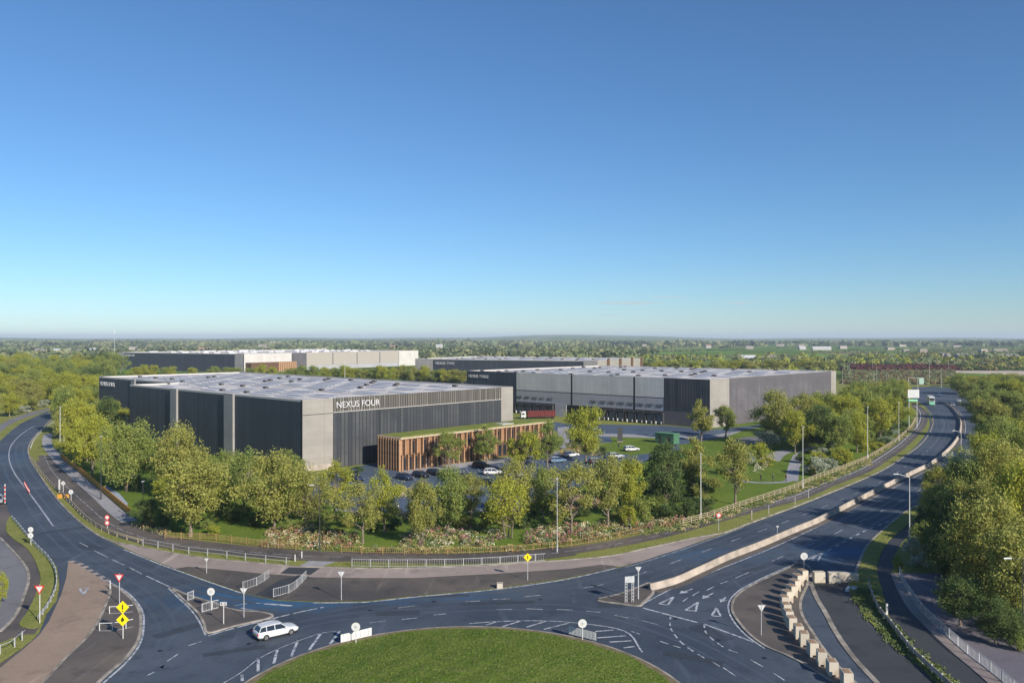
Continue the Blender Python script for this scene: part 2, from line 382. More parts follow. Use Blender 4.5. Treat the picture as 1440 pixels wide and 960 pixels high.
struct(MB().ribbon(fw, 2.6, .05).build('footway', M['path']))
struct(cl.build('path_markings', M['paint']))
# tan slip road, islands
sheet('tan_road', [(96, 790), (110, 793), (125, 803), (141, 813), (155, 822), (154, 834), (149, 848), (137, 873), (121, 896), (91, 925), (57, 960), (0, 1010), (-90, 1010), (0, 939), (31, 914), (55, 893), (69, 873), (86, 836), (93, 813)], .045, M['tan'], sm=False)
slab('sign_island', [(156, 822), (171, 831), (188, 847), (196, 860), (198, 880), (193, 903), (176, 926), (153, 946), (136, 962), (100, 1000), (15, 1000), (58, 962), (92, 926), (122, 897), (138, 874), (150, 848), (155, 834)], M['asphalt_brown'])
slab('splitter_island', [(240, 827), (249, 835), (264, 849), (278, 862), (287, 878), (293, 890), (327, 881), (383, 867), (372, 862), (330, 858), (300, 848), (264, 837)], M['asphalt_brown'])
slab('barrier_island', [(840, 844), (870, 836), (895, 827), (914, 820), (919, 832), (905, 847), (899, 852), (870, 849)], M['asphalt_brown'])
slab('triangle_island', [(1125, 791), (1105, 801), (1087, 809), (1066, 819), (1043, 832), (1031, 846), (1030, 860), (1039, 875), (1054, 892), (1077, 909), (1105, 921), (1127, 932), (1160, 952), (1190, 972), (1215, 990), (1225, 985), (1186, 945), (1160, 915), (1143, 890), (1128, 865), (1126, 845), (1137, 818), (1140, 800)], M['asphalt_brown'])
sheet('closed_lane', [(1140, 815), (1195, 822), (1203, 845), (1218, 870), (1242, 893), (1269, 917), (1300, 944), (1319, 960), (1345, 985), (1230, 985), (1230, 960), (1200, 928), (1177, 902), (1161, 862), (1148, 840)], .04, M['asphalt_dark'], sm=False)
struct(MB().ribbon(smooth(px([(1139, 816), (1148, 840), (1161, 862), (1173, 885), (1200, 924), (1233, 960), (1260, 990)]), 5), .55, .09, .0).build('lane_kerb', M['kerb']))
# roundabout
rc = Vector((-4.6, 69.3)); rad = 20.6
ring = [rc + Vector((math.cos(t), math.sin(t))) * rad for t in [2 * math.pi * k / 120 for k in range(120)]]
o = MB().prism([rc + (p - rc) * (rad + .55) / rad for p in ring], 0, .14).build('roundabout_kerb', M['kerb']); struct(o)
so = MB().prism([rc + (p - rc) * ((rad + .30) / rad) for p in ring], 0, .155).build('roundabout_soil', mat('bare soil', (.20, .15, .10), .95, (.12, .11, .05), 1.5, coord='World')); struct(so)
ring = [rc + (p - rc) * (1 + .012 * math.sin(i * .9) * math.sin(i * .37) - .012) for i, p in enumerate(ring)]
gm = MB(); NR = 34
for j in range(NR):
    for i in range(120):
        r0, r1 = rad * j / NR, rad * (j + 1) / NR
        def dome(r, p):
            q = rc + (p - rc) * (r / rad); z = .165 + 1.1 * (1 - (r / rad) ** 2) ** 1.3 + .10 * math.sin(q.x * 1.7 + q.y) * math.sin(q.y * 2.3) * (1 - r / rad)
            return (q.x, q.y, z)
        a, b = ring[i], ring[(i + 1) % 120]
        if j == 0: gm.face([dome(r1, a), dome(r1, b), dome(0, a)])
        else: gm.face([dome(r0, a), dome(r1, a), dome(r1, b), dome(r0, b)])
struct(gm.build('roundabout', M['rgrass'], smooth_=True))
rg2 = np.random.default_rng(5); tf = MB(); ttt = rg2.uniform(size=(20000, 6))
for q in ttt:
    r_ = rad * .985 * math.sqrt(q[0]); a_ = q[1] * 2 * math.pi
    x_, y_ = rc.x + math.cos(a_) * r_, rc.y + math.sin(a_) * r_
    if y_ < 72.5: continue
    z_ = .16 + 1.1 * (1 - (r_ / rad) ** 2) ** 1.3; h_ = .04 + .09 * q[2]; w_ = .045; dx, dy = math.cos(q[3] * 6.28) * w_, math.sin(q[3] * 6.28) * w_; lx, ly = (q[4] - .5) * .2, (q[5] - .5) * .2
    tf.face([(x_ - dx, y_ - dy, z_), (x_ + dx, y_ + dy, z_), (x_ + lx, y_ + ly, z_ + h_)], 0 if q[2] < .75 else 1)
o = tf.build('grass', [M['rgrass'], mat('dry grass blades', (.14, .20, .035), .9)]); o['kind'] = 'stuff'
# far left grey road and verges
sheet('grey_road', [(-120, 735), (0, 757), (18, 775), (32, 791), (39, 805), (40, 818), (34, 836), (25, 859), (14, 874), (0, 887), (-120, 960)], .05, M['grey_road'], sm=False)
struct(MB().ribbon(smooth(px([(0, 756), (18, 775), (32, 791), (39.5, 805), (40, 818), (34, 837), (25, 860), (14, 875), (0, 888)]), 4), .35, .12, 0).build('kerb', M['kerb']))
slab('verge_left', [(15, 726), (8, 745), (19, 758), (35, 769), (46, 783), (53, 798), (57, 815), (50, 836), (38, 862), (28, 880), (50, 883), (66, 862), (79, 842), (83, 821), (76, 801), (70, 785), (56, 770), (39, 753), (25, 735)], M['verge'], kerb=False)
slab('verge_bottom', [(-60, 925), (0, 905), (20, 897), (38, 893), (50, 893), (20, 918), (0, 932), (-60, 975)], M['verge'], kerb=False)
sheet('far_left_path', [(-60, 612), (0, 597), (14, 589), (42, 580), (78, 571.5), (110, 563), (110, 565.5), (78, 574), (46, 584), (28, 590), (12, 598), (-10, 615)], .035, M['grey_road'], sm=False)
# right verges, side road, plaza
slab('verge_right', [(1297, 708), (1273, 721), (1240, 748), (1221, 768), (1211, 787), (1204, 806), (1192, 826), (1204, 846), (1219, 870), (1243, 893), (1270, 917), (1301, 944), (1330, 970), (1350, 965), (1325, 944), (1296, 920), (1269, 895), (1250, 866), (1246, 850), (1240, 829), (1233, 800), (1238, 780), (1250, 760), (1277, 738), (1300, 716)], M['verge'], kerb=False)
struct(MB().ribbon(smooth(px([(1297, 707), (1273, 720), (1240, 747), (1220, 767), (1210, 787), (1203, 806)]), 5), .35, .15, 0).build('kerb', M['kerb']))
sheet('side_road', [(1233, 800), (1238, 780), (1250, 760), (1277, 738), (1310, 715), (1322, 722), (1287, 744), (1268, 763), (1258, 780), (1254, 806), (1269, 835), (1284, 860), (1312, 888), (1335, 911), (1364, 936), (1388, 956), (1420, 985), (1360, 985), (1345, 960), (1325, 944), (1296, 920), (1269, 895), (1249, 865), (1246, 850), (1238, 829)], .035, M['asphalt_dark'], sm=False)
sheet('plaza', [(1258, 806), (1331, 806), (1354, 832), (1384, 858), (1440, 915), (1500, 960), (1500, 1010), (1430, 985), (1388, 956), (1364, 936), (1335, 911), (1312, 888), (1284, 860), (1269, 835)], .04, asphalt_mat('purple grey paving', (.125, .115, .14), (.17, .155, .18)), sm=False)
struct(MB().ribbon(smooth(px([(1259, 806), (1272, 834), (1287, 858), (1314, 885), (1338, 908), (1367, 933), (1392, 954), (1420, 980)]), 5), 1.3, .06, .0).build('pavement', M['pink']))
# road kerb along north edge
struct(MB().ribbon(smooth(px([(110, 574), (78, 586), (62, 600), (53, 609), (44, 620), (40, 630), (40, 638), (44, 649), (53, 663), (69, 687), (83, 705), (97, 720), (111, 733), (125, 744), (146, 757), (167, 763.5), (200, 769.5), (257, 780.5), (302, 786.5), (348, 790.5), (421, 797), (452, 797.5), (513, 799.5), (580, 799), (680, 795.5), (747, 791), (800, 787.5), (861, 781.5), (907, 771.5), (953, 761.5), (984, 755), (1018, 749), (1046, 738.5), (1120, 711.5), (1197, 680.5), (1240, 661.5), (1266, 645.5), (1292, 627), (1305, 612), (1312, 595), (1310, 584), (1303, 574)]), 4), .32, .14, 0).build('kerb', M['kerb']))
# car park and service yard
sheet('car_park', [(440, 676), (463, 664), (530, 650), (563, 664), (640, 656), (780, 636), (800, 640), (850, 636), (890, 640), (960, 632), (950, 625), (880, 622), (830, 622), (800, 628), (785, 607), (735, 590), (740, 588), (800, 596), (935, 598), (1000, 604), (1060, 598), (1160, 578), (1165, 582), (1080, 606), (1000, 618), (940, 628), (905, 650), (860, 668), (800, 690), (773, 703), (742, 710), (680, 716), (572, 722), (537, 721), (476, 715), (440, 700)], .03, M['asphalt_blue'], sm=False)
sheet('service_yard', [(735, 590), (800, 596), (935, 598), (1000, 604), (1040, 600), (1000, 612), (940, 615), (830, 612), (790, 606)], .04, M['asphalt_blue'], sm=False)
sheet('pavement', [(563, 667), (640, 659), (786, 639), (790, 634), (563, 661)], .05, M['path'], sm=False)
sheet('pavement', [(830, 609), (940, 612), (1000, 612), (1060, 603), (1130, 588), (1130, 590.5), (1060, 607), (1000, 616), (940, 617), (830, 613)], .055, M['path'], sm=False)
sheet('pavement', [(784, 601), (800, 600), (806, 628), (790, 632), (785, 625)], .055, M['path'], sm=False)
sheet('pavement', [(470, 715), (537, 721.5), (572, 722.5), (680, 717), (742, 711), (775, 703.5), (775, 706), (742, 713.5), (680, 719.5), (572, 725), (537, 724), (470, 717.5)], .055, M['path'], sm=False)
sheet('yard_lawn', [(858, 614), (926, 616), (926, 626), (880, 630), (862, 625)], .06, M['lawn'], sm=False)
sheet('wall_lawn', [(1045, 605), (1130, 589), (1160, 586), (1140, 602), (1060, 614), (1020, 615)], .06, M['lawn'], sm=False)
# garden paths
gp = MB(); gp.ribbon(smooth(px([(1030, 672), (1060, 678), (1106, 677), (1113, 660), (1120, 642), (1128, 634), (1145, 628)]), 6), 1.6, .03)
gp.ribbon(smooth(px([(1113, 676), (1117, 655), (1123, 640)]), 6), 2.8, .034)
gp.ribbon(smooth(px([(1085, 648), (1095, 638), (1110, 633)]), 4), 4.0, .036)
struct(gp.build('garden_path', M['path']))
sheet('garden_gravel', [(1035, 617), (1075, 612), (1085, 618), (1060, 624), (1030, 624)], .03, M['grey_road'])
sheet('garden_gravel', [(143, 686), (150, 683), (168, 694), (180, 708), (178, 712), (165, 704), (150, 694)], .05, mat('pale blue paving', (.30, .36, .45), .8), sm=False)
# ------------------------------------------------------------ markings
mk = MB(); Z = .062
def ln(pts, w=.15, sm_=True, z=Z):
    pl = px(pts); mk.ribbon(smooth(pl, 5) if sm_ and len(pl) > 2 else pl, w, z)
def ds(pts, on, off, w=.14): mk.dash(smooth(px(pts), 5), w, on, off, Z)
ln([(48, 599), (35, 607), (24, 616), (15, 628), (12.5, 641), (15, 654), (22, 668), (35, 685), (55, 712), (75, 740)], .25)
for a, b in [((112, 763), (124, 769)), ((132, 774), (152, 784)), ((158, 787), (175, 795)), ((182, 798), (199, 807)), ((46, 686.5), (62, 685.5)),
  ((265, 908), (283, 902)), ((235, 930), (250, 920)), ((207, 950), (217, 945)), ((560, 855), (583, 852)), ((565, 871), (587, 869)), ((520, 876), (542, 873)),
  ((610, 865), (627, 863)), ((698, 857), (720, 857)), ((740, 856), (763, 857)), ((783, 857), (805, 858)), ((693, 843), (717, 842)), ((738, 839), (760, 837)), ((655, 846), (675, 845)),
  ((824.5, 859.5), (844.4, 861)), ((863.5, 865), (884, 869.4)), ((904, 873), (925.5, 878.6)), ((888, 888), (900, 892)), ((928, 901.7), (940, 905.7)), ((947, 908), (957, 911)), ((1017, 939), (1035, 951)),
  ((1002, 931), (1012, 937)), ((1055, 927.7), (1073, 937.7)), ((1088, 946.7), (1103, 956.7)), ((994, 830), (1004, 825)), ((1013, 821), (1024, 817)), ((1034, 813), (1053, 805)), ((1086, 789), (1102, 782)), ((1132, 769), (1146, 763)),
  ((1173, 751), (1185, 745)), ((1208, 734), (1219, 729)), ((1238, 719), (1247, 715)), ((1263, 706), (1272, 702)), ((1287, 693), (1295, 688)), ((960, 846), (967, 841)), ((973, 838), (983, 832))]:
    ln([a, b], .15)
ds([(820, 827), (852, 821), (903, 806), (983, 778), (1037, 758), (1080, 743), (1122, 727), (1180, 704), (1243, 675), (1266, 661), (1291, 644), (1310, 628), (1323, 610), (1328, 597), (1321, 579), (1313, 570)], 3.2, 5.5)
ds([(1330, 665), (1362, 634), (1373, 612), (1374, 597), (1366, 583)], 3, 5)
ln([(901, 851), (925, 838), (953, 824), (1020, 797), (1080, 773), (1147, 742), (1213, 708), (1280, 674), (1310, 658), (1336, 638), (1353, 618), (1358, 603), (1355, 588), (1347, 577)], .2)
ds([(1140, 787), (1163, 775), (1187, 762), (1213, 748), (1250, 733), (1280, 722), (1300, 710)], 1.6, 1.6, .3)
ln([(1120, 792), (1087, 806), (1062, 818), (1040, 830), (1026, 845), (1025, 860), (1034, 877), (1050, 894), (1075, 912)], .22)
ln([(904, 855), (981, 875.5)], .3, False); ln([(990, 877.5), (1060, 903)], .3, False)
ds([(942.7, 867), (943, 883), (953, 898), (962, 907), (975, 916), (993, 927)], 1.1, .8, .2); ds([(990, 878), (993, 890), (1007, 903), (1023, 913), (1037, 918)], 1.1, .8, .2)
ln([(660, 877), (700, 874), (760, 873), (800, 875), (877, 887), (903, 917)], .2)
for a, b in [((837, 888), (863, 886)), ((840, 897), (880, 894)), ((857, 903), (888, 901)), ((877, 911), (893, 909)), ((683, 879), (700, 874)), ((707, 881), (733, 873)), ((740, 882), (770, 873)), ((765, 885), (800, 876))]: ln([a, b], .25)
for a, b in [((478, 887), (464, 906)), ((451.5, 890.5), (434.6, 914)), ((419, 900.5), (409.5, 923)), ((390, 913.5), (385, 933)), ((363, 925.7), (363, 944)), ((340, 949), (341, 958))]: ln([a, b], .28)
ln([(478, 887), (454, 890), (423, 900), (390, 913), (363, 927), (340, 945), (312, 962)], .12)
ln([(141, 813), (160, 822), (176, 831), (192, 846), (201, 862), (202, 880), (197, 905), (178, 931), (155, 952), (139, 966)], .22)
ln([(206, 810), (240, 826)], .2); ln([(237, 827), (250, 840), (266, 855), (279, 872), (289, 893)], .2); ln([(240, 827), (262, 835), (290, 845)], .15)
ln([(174, 772.5), (226, 794), (260, 806), (287, 816), (310, 824), (339, 834)], .25)
ln([(440, 848), (490, 847.5), (513, 847), (580, 840), (697, 829), (800, 814), (866, 799)], .3)
ln([(880, 797.5), (907, 790), (953, 775), (1018, 752), (1046, 741)], .15)
ln([(371.5, 849), (410.5, 852)], .45); ln([(339, 855), (355, 858)], .2); ln([(352, 859), (367, 862)], .8); ds([(330, 852), (345, 849), (372, 848)], 1.5, 1)
ds([(293, 894), (327, 884), (383, 870), (420, 861), (455, 854)], 3, .35, .28)
def tri_mark(a, b, c):
    q = px([a, b, c]); 
    for i in range(3): mk.ribbon([q[i], q[(i + 1) % 3]], .28, Z + .004 * i)
tri_mark((927, 849), (939, 851), (947, 839.5)); tri_mark((964, 858), (978, 859.5), (981.5, 847)); tri_mark((1000.6, 866), (1013.6, 867), (1007.5, 855)); tri_mark((1136, 786), (1150, 789), (1156, 778)); tri_mark((112, 828), (124, 827), (117, 836))
def arrow(a, b, wd=.2):
    q = px([a, b]); d = (q[1] - q[0]).normalized(); n_ = Vector((-d.y, d.x)); mk.ribbon([q[0] + d * 1.0, q[1]], wd, Z)
    t = q[0]; h = [t, t + d * 1.3 + n_ * .55, t + d * 1.3 - n_ * .55]; mk.face([(p.x, p.y, Z + .004) for p in h])
arrow((955, 835), (974, 828)); arrow((987, 842), (1003, 834)); arrow((1013, 847), (1021, 839.5))
# car park bays
for i in range(14):
    ln([(565 + i * 15, 671 - i * 2.1), (570 + i * 15, 678 - i * 2.1)], .12)
struct(mk.build('road_markings', M['paint']))
# polished wheel tracks and darker repairs in the tarmac
wt = MB()
def trk(pts, offs_):
    pl = smooth(px(pts), 6)
    for o_ in offs_: wt.ribbon(offset(pl, o_), .55, .038 + .002 * (offs_.index(o_) % 2))
trk([(905, 812), (983, 785), (1037, 766), (1080, 750), (1122, 734), (1180, 712), (1243, 683), (1291, 652), (1318, 625), (1330, 600), (1322, 580)], [-.9, .9, 3.0, 4.8])
trk([(1000, 815), (1060, 792), (1140, 757), (1220, 717), (1290, 680), (1345, 645), (1366, 615), (1366, 595)], [-.9, .9, -4.4, -2.6])
trk([(24, 625), (22, 641), (30, 662), (50, 690), (80, 725), (120, 755), (170, 784), (230, 812), (300, 838), (360, 848)], [0, 1.8])
trk([(5, 650), (10, 670), (35, 705), (62, 745), (110, 790), (170, 825), (215, 865), (222, 905), (190, 950)], [0, 1.8])
trk([(230, 940), (300, 912), (380, 886), (480, 866), (600, 857), (700, 852), (800, 853), (880, 868), (960, 895), (1040, 935), (1120, 985)], [-1.4, .4])
trk([(460, 862), (560, 848), (680, 838), (780, 826), (860, 812), (930, 793)], [-1.2, .6])
struct(wt.build('wheel_tracks', M['track']))
pt = MB()
for (x_, y_, a_, w_, h_) in [(560, 862, .1, 5, 1.6), (255, 885, -.7, 1.5, 6), (700, 848, .1, 9, 1.1), (1000, 890, .5, 2, 5), (130, 770, -.5, 5, 2), (1090, 900, .3, 1.8, 1.8), (400, 880, .3, 3, 1.2), (1200, 735, .6, 7, 1.6), (90, 745, -.8, 1.4, 7), (860, 850, 0, 3, 2), (330, 915, .4, 6, 1), (1250, 690, .6, 9, 1.2), (975, 925, -.5, 6, 1.2), (620, 838, .12, 7, .8), (1060, 800, .6, 5, .9)]:
    q = P(x_, y_); c_, s_ = math.cos(a_), math.sin(a_)
    pt.face([(q.x + u_ * w_ / 2 * c_ - v_ * h_ / 2 * s_, q.y + u_ * w_ / 2 * s_ + v_ * h_ / 2 * c_, .046) for u_, v_ in ((-1, -1), (1, -1), (1, 1), (-1, 1))])
struct(pt.build('tarmac_patches', M['patch']))
dc_ = MB()
for (x_, y_) in [(300, 872), (610, 846), (520, 858), (180, 800), (950, 870), (1010, 900), (60, 730), (880, 842), (1150, 748), (1230, 712), (350, 905), (760, 843), (225, 915), (1075, 925)]:
    q = P(x_, y_); dc_.face([(q.x + math.cos(k * .5236) * .25, q.y + math.sin(k * .5236) * .25, .052) for k in range(12)])
struct(dc_.build('drain_covers', M['black']))
tb = MB(); pl = smooth(px([(98, 789), (112, 793), (127, 803), (143, 812), (155, 820)]), 4); tb.dash(pl, .8, 1.2, 1.0, .07); struct(tb.build('giveway_dashes', M['pink']))

# ------------------------------------------------------------ concrete barrier
bl = smooth(px([(916, 831), (935, 826), (953, 820.5), (985, 806), (1026, 787), (1072, 769), (1118, 749), (1147, 737), (1213, 703), (1280, 669), (1310, 654), (1334, 635), (1348, 617), (1352, 603), (1351, 590), (1344, 579), (1334, 570), (1323, 565)]), 6)
bl = offset(bl, .3)
bar = MB()
prof = [(-.38, 0), (-.36, .12), (-.15, .36), (-.10, .88), (.10, .88), (.15, .36), (.36, .12), (.38, 0)]
offs = [offset(bl, d) for d, z_ in prof]
for i in range(len(bl) - 1):
    for k in range(len(prof) - 1):
        a, b = offs[k], offs[k + 1]; za, zb = prof[k][1], prof[k + 1][1]
        bar.face([(a[i].x, a[i].y, za), (a[i + 1].x, a[i + 1].y, za), (b[i + 1].x, b[i + 1].y, zb), (b[i].x, b[i].y, zb)])
bar.face([(offs[k][0].x, offs[k][0].y, prof[k][1]) for k in range(8)])
tag(bar.build('concrete_barrier', M['concrete']), 'long pale concrete barrier curving between the two carriageways', 'barrier')
struct(MB().ribbon(offset(bl, -.75), 1.1, .08, 0).build('median_strip', M['asphalt_brown']))


# ------------------------------------------------------------ warehouses
def clad_mat(name, base, stripes, period=1.0, vert=True, amt=.5, rough=.55, spec=.3, var=.0, seam=.12, seam_dark=.6, metal=0.0):
    """Cladding in the wall's own UV (metres): vertical or horizontal ribs plus panel tone changes."""
    m = bpy.data.materials.new(name); m.use_nodes = True; n = m.node_tree; b = n.nodes['Principled BSDF']
    uv = n.nodes.new('ShaderNodeUVMap'); sp = n.nodes.new('ShaderNodeSeparateXYZ'); n.links.new(uv.outputs[0], sp.inputs[0])
    ax = sp.outputs[0 if vert else 1]
    def fmod(src, per):
        a = n.nodes.new('ShaderNodeMath'); a.operation = 'DIVIDE'; n.links.new(src, a.inputs[0]); a.inputs[1].default_value = per
        f = n.nodes.new('ShaderNodeMath'); f.operation = 'FRACT'; n.links.new(a.outputs[0], f.inputs[0])
        fl = n.nodes.new('ShaderNodeMath'); fl.operation = 'FLOOR'; n.links.new(a.outputs[0], fl.inputs[0]); return f.outputs[0], fl.outputs[0]
    fr, fl = fmod(ax, period)
    lt = n.nodes.new('ShaderNodeMath'); lt.operation = 'LESS_THAN'; n.links.new(fr, lt.inputs[0]); lt.inputs[1].default_value = seam
    wn = n.nodes.new('ShaderNodeTexWhiteNoise'); wn.noise_dimensions = '1D'; n.links.new(fl, wn.inputs['W'])
    c = mixc(n, base, stripes, wn.outputs['Value'])
    c = mixc(n, c, tuple(x * seam_dark for x in base), lt.outputs[0])
    fr2, _ = fmod(sp.outputs[1 if vert else 0], 3.4 if vert else 6.0)
    lt2 = n.nodes.new('ShaderNodeMath'); lt2.operation = 'LESS_THAN'; n.links.new(fr2, lt2.inputs[0]); lt2.inputs[1].default_value = .02
    c = mixc(n, c, tuple(x * .7 for x in base), lt2.outputs[0])
    ns = noise(n, uv.outputs[0], .12, 4, .35, .75); c = mixc(n, c, tuple(x * .82 for x in base), ns)
    n.links.new(c, b.inputs['Base Color']); b.inputs['Roughness'].default_value = rough; b.inputs['Specular IOR Level'].default_value = spec; b.inputs['Metallic'].default_value = metal
    return m
M['dark_clad'] = clad_mat('charcoal ribbed cladding', (.040, .048, .066), (.066, .076, .098), 1.0, seam=.2, seam_dark=.6)
M['dark_clad_front'] = clad_mat('charcoal front cladding', (.040, .044, .052), (.090, .092, .096), 1.1, seam=.22, seam_dark=.55)
M['beige_clad'] = clad_mat('beige panels', (.28, .26, .235), (.32, .295, .27), 1.5, vert=False, seam=.03, seam_dark=.8)
M['beige_ribs'] = clad_mat('beige ribbed panels', (.54, .515, .49), (.60, .575, .55), .9, seam=.12, seam_dark=.8)
M['fins'] = clad_mat('beige louvre fins', (.10, .092, .085), (.24, .22, .195), .8, seam=.42, seam_dark=.3)
M['mauve_clad'] = clad_mat('mauve grey cladding', (.105, .098, .108), (.13, .12, .132), .45, vert=False, seam=.12, seam_dark=.75)
M['mauve_ribs'] = clad_mat('mauve grey ribs', (.10, .094, .104), (.14, .132, .142), 1.15, seam=.16, seam_dark=1.7)
M['grey_pillar'] = clad_mat('pale grey panels', (.27, .26, .26), (.31, .30, .295), 1.4, vert=False, seam=.04, seam_dark=.75)
M['grey_dock'] = clad_mat('pale grey dock cladding', (.36, .355, .375), (.40, .395, .415), 1.0, seam=.08, seam_dark=.85)
M['roof'] = mat('grey roof membrane', (.44, .41, .40), .8, (.60, .57, .55), .11, coord='World', lo=.42, hi=.58)
M['parapet'] = mat('parapet cap', (.46, .44, .43), .6)
M['solar'] = mat('roof panel sheeting', (.36, .40, .48), .7, (.45, .48, .55), .15, spec=.1)
M['sky_light'] = mat('rooflight', (.48, .48, .50), .7, spec=.2)
M['duct'] = mat('roof duct', (.09, .085, .085), .7)
M['sedum'] = mat('sedum roof', (.12, .16, .02), .95, (.19, .21, .04), .8, coord='World')
M['creamp'] = mat('cream panels', (.34, .31, .275), .8)
M['letter'] = mat('white lettering', (.60, .60, .62), .5)
M['letter_dark'] = mat('dark lettering', (.06, .06, .065), .6)
M['wood'] = clad_mat('larch fins', (.24, .125, .065), (.36, .20, .11), .3, seam=.15, seam_dark=.5, rough=.8)
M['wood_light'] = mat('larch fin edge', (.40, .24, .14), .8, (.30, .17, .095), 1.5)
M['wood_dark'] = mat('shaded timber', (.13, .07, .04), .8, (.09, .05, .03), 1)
BH = 17.2
def V2(v): return Vector((v.x, v.y))
def wall_part(name, parent, a, b, z0, z1, m, out=0.0, th=.3, ubase=0):
    """upright panel from a to b (world xy), its outer face pushed 'out' metres from the wall line, to the right of a->b"""
    d = (b - a).normalized(); nrm = Vector((d.y, -d.x)); mb = MB(); L = (b - a).length
    q = [a + nrm * out, b + nrm * out, b + nrm * (out - th), a + nrm * (out - th)]
    mb.face([(q[0].x, q[0].y, z0), (q[1].x, q[1].y, z0), (q[1].x, q[1].y, z1), (q[0].x, q[0].y, z1)], 0, [(ubase, z0), (ubase + L, z0), (ubase + L, z1), (ubase, z1)])
    mb.face([(q[3].x, q[3].y, z0), (q[0].x, q[0].y, z0), (q[0].x, q[0].y, z1), (q[3].x, q[3].y, z1)], 0, [(0, z0), (th, z0), (th, z1), (0, z1)])
    mb.face([(q[1].x, q[1].y, z0), (q[2].x, q[2].y, z0), (q[2].x, q[2].y, z1), (q[1].x, q[1].y, z1)], 0, [(0, z0), (th, z0), (th, z1), (0, z1)])
    mb.face([(q[2].x, q[2].y, z0), (q[3].x, q[3].y, z0), (q[3].x, q[3].y, z1), (q[2].x, q[2].y, z1)], 0, [(0, z0), (L, z0), (L, z1), (0, z1)])
    mb.face([(p.x, p.y, z1) for p in q], 0); mb.face([(p.x, p.y, z0) for p in q[::-1]], 0)
    return mb.build(name, m, parent)
def text_part(name, parent, s, a, d, z, size, m, out=.25, ext=.06):
    nrm = Vector((d.y, -d.x)); cu = bpy.data.curves.new(name, 'FONT'); cu.body = s; cu.size = size; cu.extrude = ext; cu.align_x = 'LEFT'; cu.align_y = 'BOTTOM_BASELINE'
    cu.offset = -size * .006; cu.materials.append(m)
    tmp = bpy.data.objects.new('tmp', cu); C.objects.link(tmp); dg_ = bpy.context.evaluated_depsgraph_get(); me = bpy.data.meshes.new_from_object(tmp.evaluated_get(dg_)); bpy.data.objects.remove(tmp); me.name = name
    o = bpy.data.objects.new(name, me); C.objects.link(o); o.parent = parent
    o.matrix_world = Matrix(((d.x, 0, nrm.x, a.x + nrm.x * out), (d.y, 0, nrm.y, a.y + nrm.y * out), (0, 1, 0, z), (0, 0, 0, 1)))
    return o
def roof_kit(root, p0, du, dv, nu, nv, seed, z=BH, mrg=7, keep=None):
    """staggered rows of rooflights, tilted sheets and ducts on the roof plane spanned by du (along the front) and dv"""
    rn = random.Random(seed); u = du.normalized(); v = dv.normalized(); ang = math.atan2(u.y, u.x)
    LU, LV = du.length, dv.length
    pan = MB()
    w_, l_ = LU / nu * .42, LV / nv * .70
    cs = [(-w_ / 2, -l_ / 2, .12), (w_ / 2, -l_ / 2, .12), (w_ / 2, l_ / 2, .12), (-w_ / 2, l_ / 2, .12)]
    ct = [(-w_ / 2, -l_ / 2, .18), (w_ / 2, -l_ / 2, .18), (w_ / 2, l_ / 2, .18), (-w_ / 2, l_ / 2, .18)]
    pan.hexa(cs, ct); mp_ = pan.build('roof_panel', M['solar'], mesh_only=True)
    sk = MB(); sk.hexa([(-w_ * .14, -l_ * .42, .1), (w_ * .14, -l_ * .42, .1), (w_ * .14, l_ * .42, .1), (-w_ * .14, l_ * .42, .1)], [(-w_ * .13, -l_ * .42, .16), (w_ * .13, -l_ * .42, .16), (w_ * .13, l_ * .42, .16), (-w_ * .13, l_ * .42, .16)])
    ms = sk.build('rooflight', M['sky_light'], mesh_only=True)
    dk = MB(); dk.box((0, 0, .38), (.9, 1.8, .5)); dk.box((0, 0, .66), (1.1, 1.0, .08)); md = dk.build('vent', M['duct'], mesh_only=True)
    vx = Vector((u.x, u.y)); vy = Vector((v.x, v.y)); ya = math.atan2(v.y, v.x) - math.pi / 2
    for i in range(nu):
        for j in range(nv):
            a = (i + .5) / nu;  b_ = (j + (i * .37) % 1) / nv
            q = p0 + du * a + dv * b_
            if b_ * LV < mrg or b_ * LV > LV - mrg or a * LU < 2.5 or a * LU > LU - 2.5: continue
            if keep and not keep(q): continue
            r = rn.random()
            if r < .80: part('roof_panel', mp_, root, (q.x, q.y, z), ya)
            q2 = q + u * (LU / nu * .5)
            if rn.random() < .6: part('rooflight', ms, root, (q2.x, q2.y, z), ya)
            if rn.random() < .30:
                q3 = q + v * (LV / nv * .5); part('vent', md, root, (q3.x, q3.y, z), ya)
def building(name, label, poly, m_wall, z=BH):
    cx = sum(p.x for p in poly) / len(poly); cy = sum(p.y for p in poly) / len(poly)
    root = thing(name, label, 'warehouse')
    MB().prism(poly, 0, z).build('wall', [m_wall], root)
    n_ = len(poly); sgn = 1 if sum(poly[i].x * poly[(i + 1) % n_].y - poly[(i + 1) % n_].x * poly[i].y for i in range(n_)) > 0 else -1
    inn = []
    for i in range(n_):
        a, b, c = poly[i - 1], poly[i], poly[(i + 1) % n_]
        d1 = (b - a).normalized(); d2 = (c - b).normalized(); n1 = Vector((-d1.y, d1.x)) * sgn; n2 = Vector((-d2.y, d2.x)) * sgn
        k = (n1 + n2); k = k / max(k.length_squared / 2, .2); inn.append(b + k * .5)
    MB().prism(inn, z + .005, z + .02).build('roof', M['roof'], root)
    pp = MB()
    for i in range(n_):
        a, b = poly[i], poly[(i + 1) % n_]; c, d = inn[(i + 1) % n_], inn[i]
        pp.hexa([(a.x, a.y, z + .002), (b.x, b.y, z + .002), (c.x, c.y, z + .002), (d.x, d.y, z + .002)], [(a.x, a.y, z + .5), (b.x, b.y, z + .5), (c.x, c.y, z + .5), (d.x, d.y, z + .5)])
    pp.build('parapet', M['parapet'], root)
    return root
ZT = BH - .5   # wall top below the parapet; the roof sheet lies at ZT
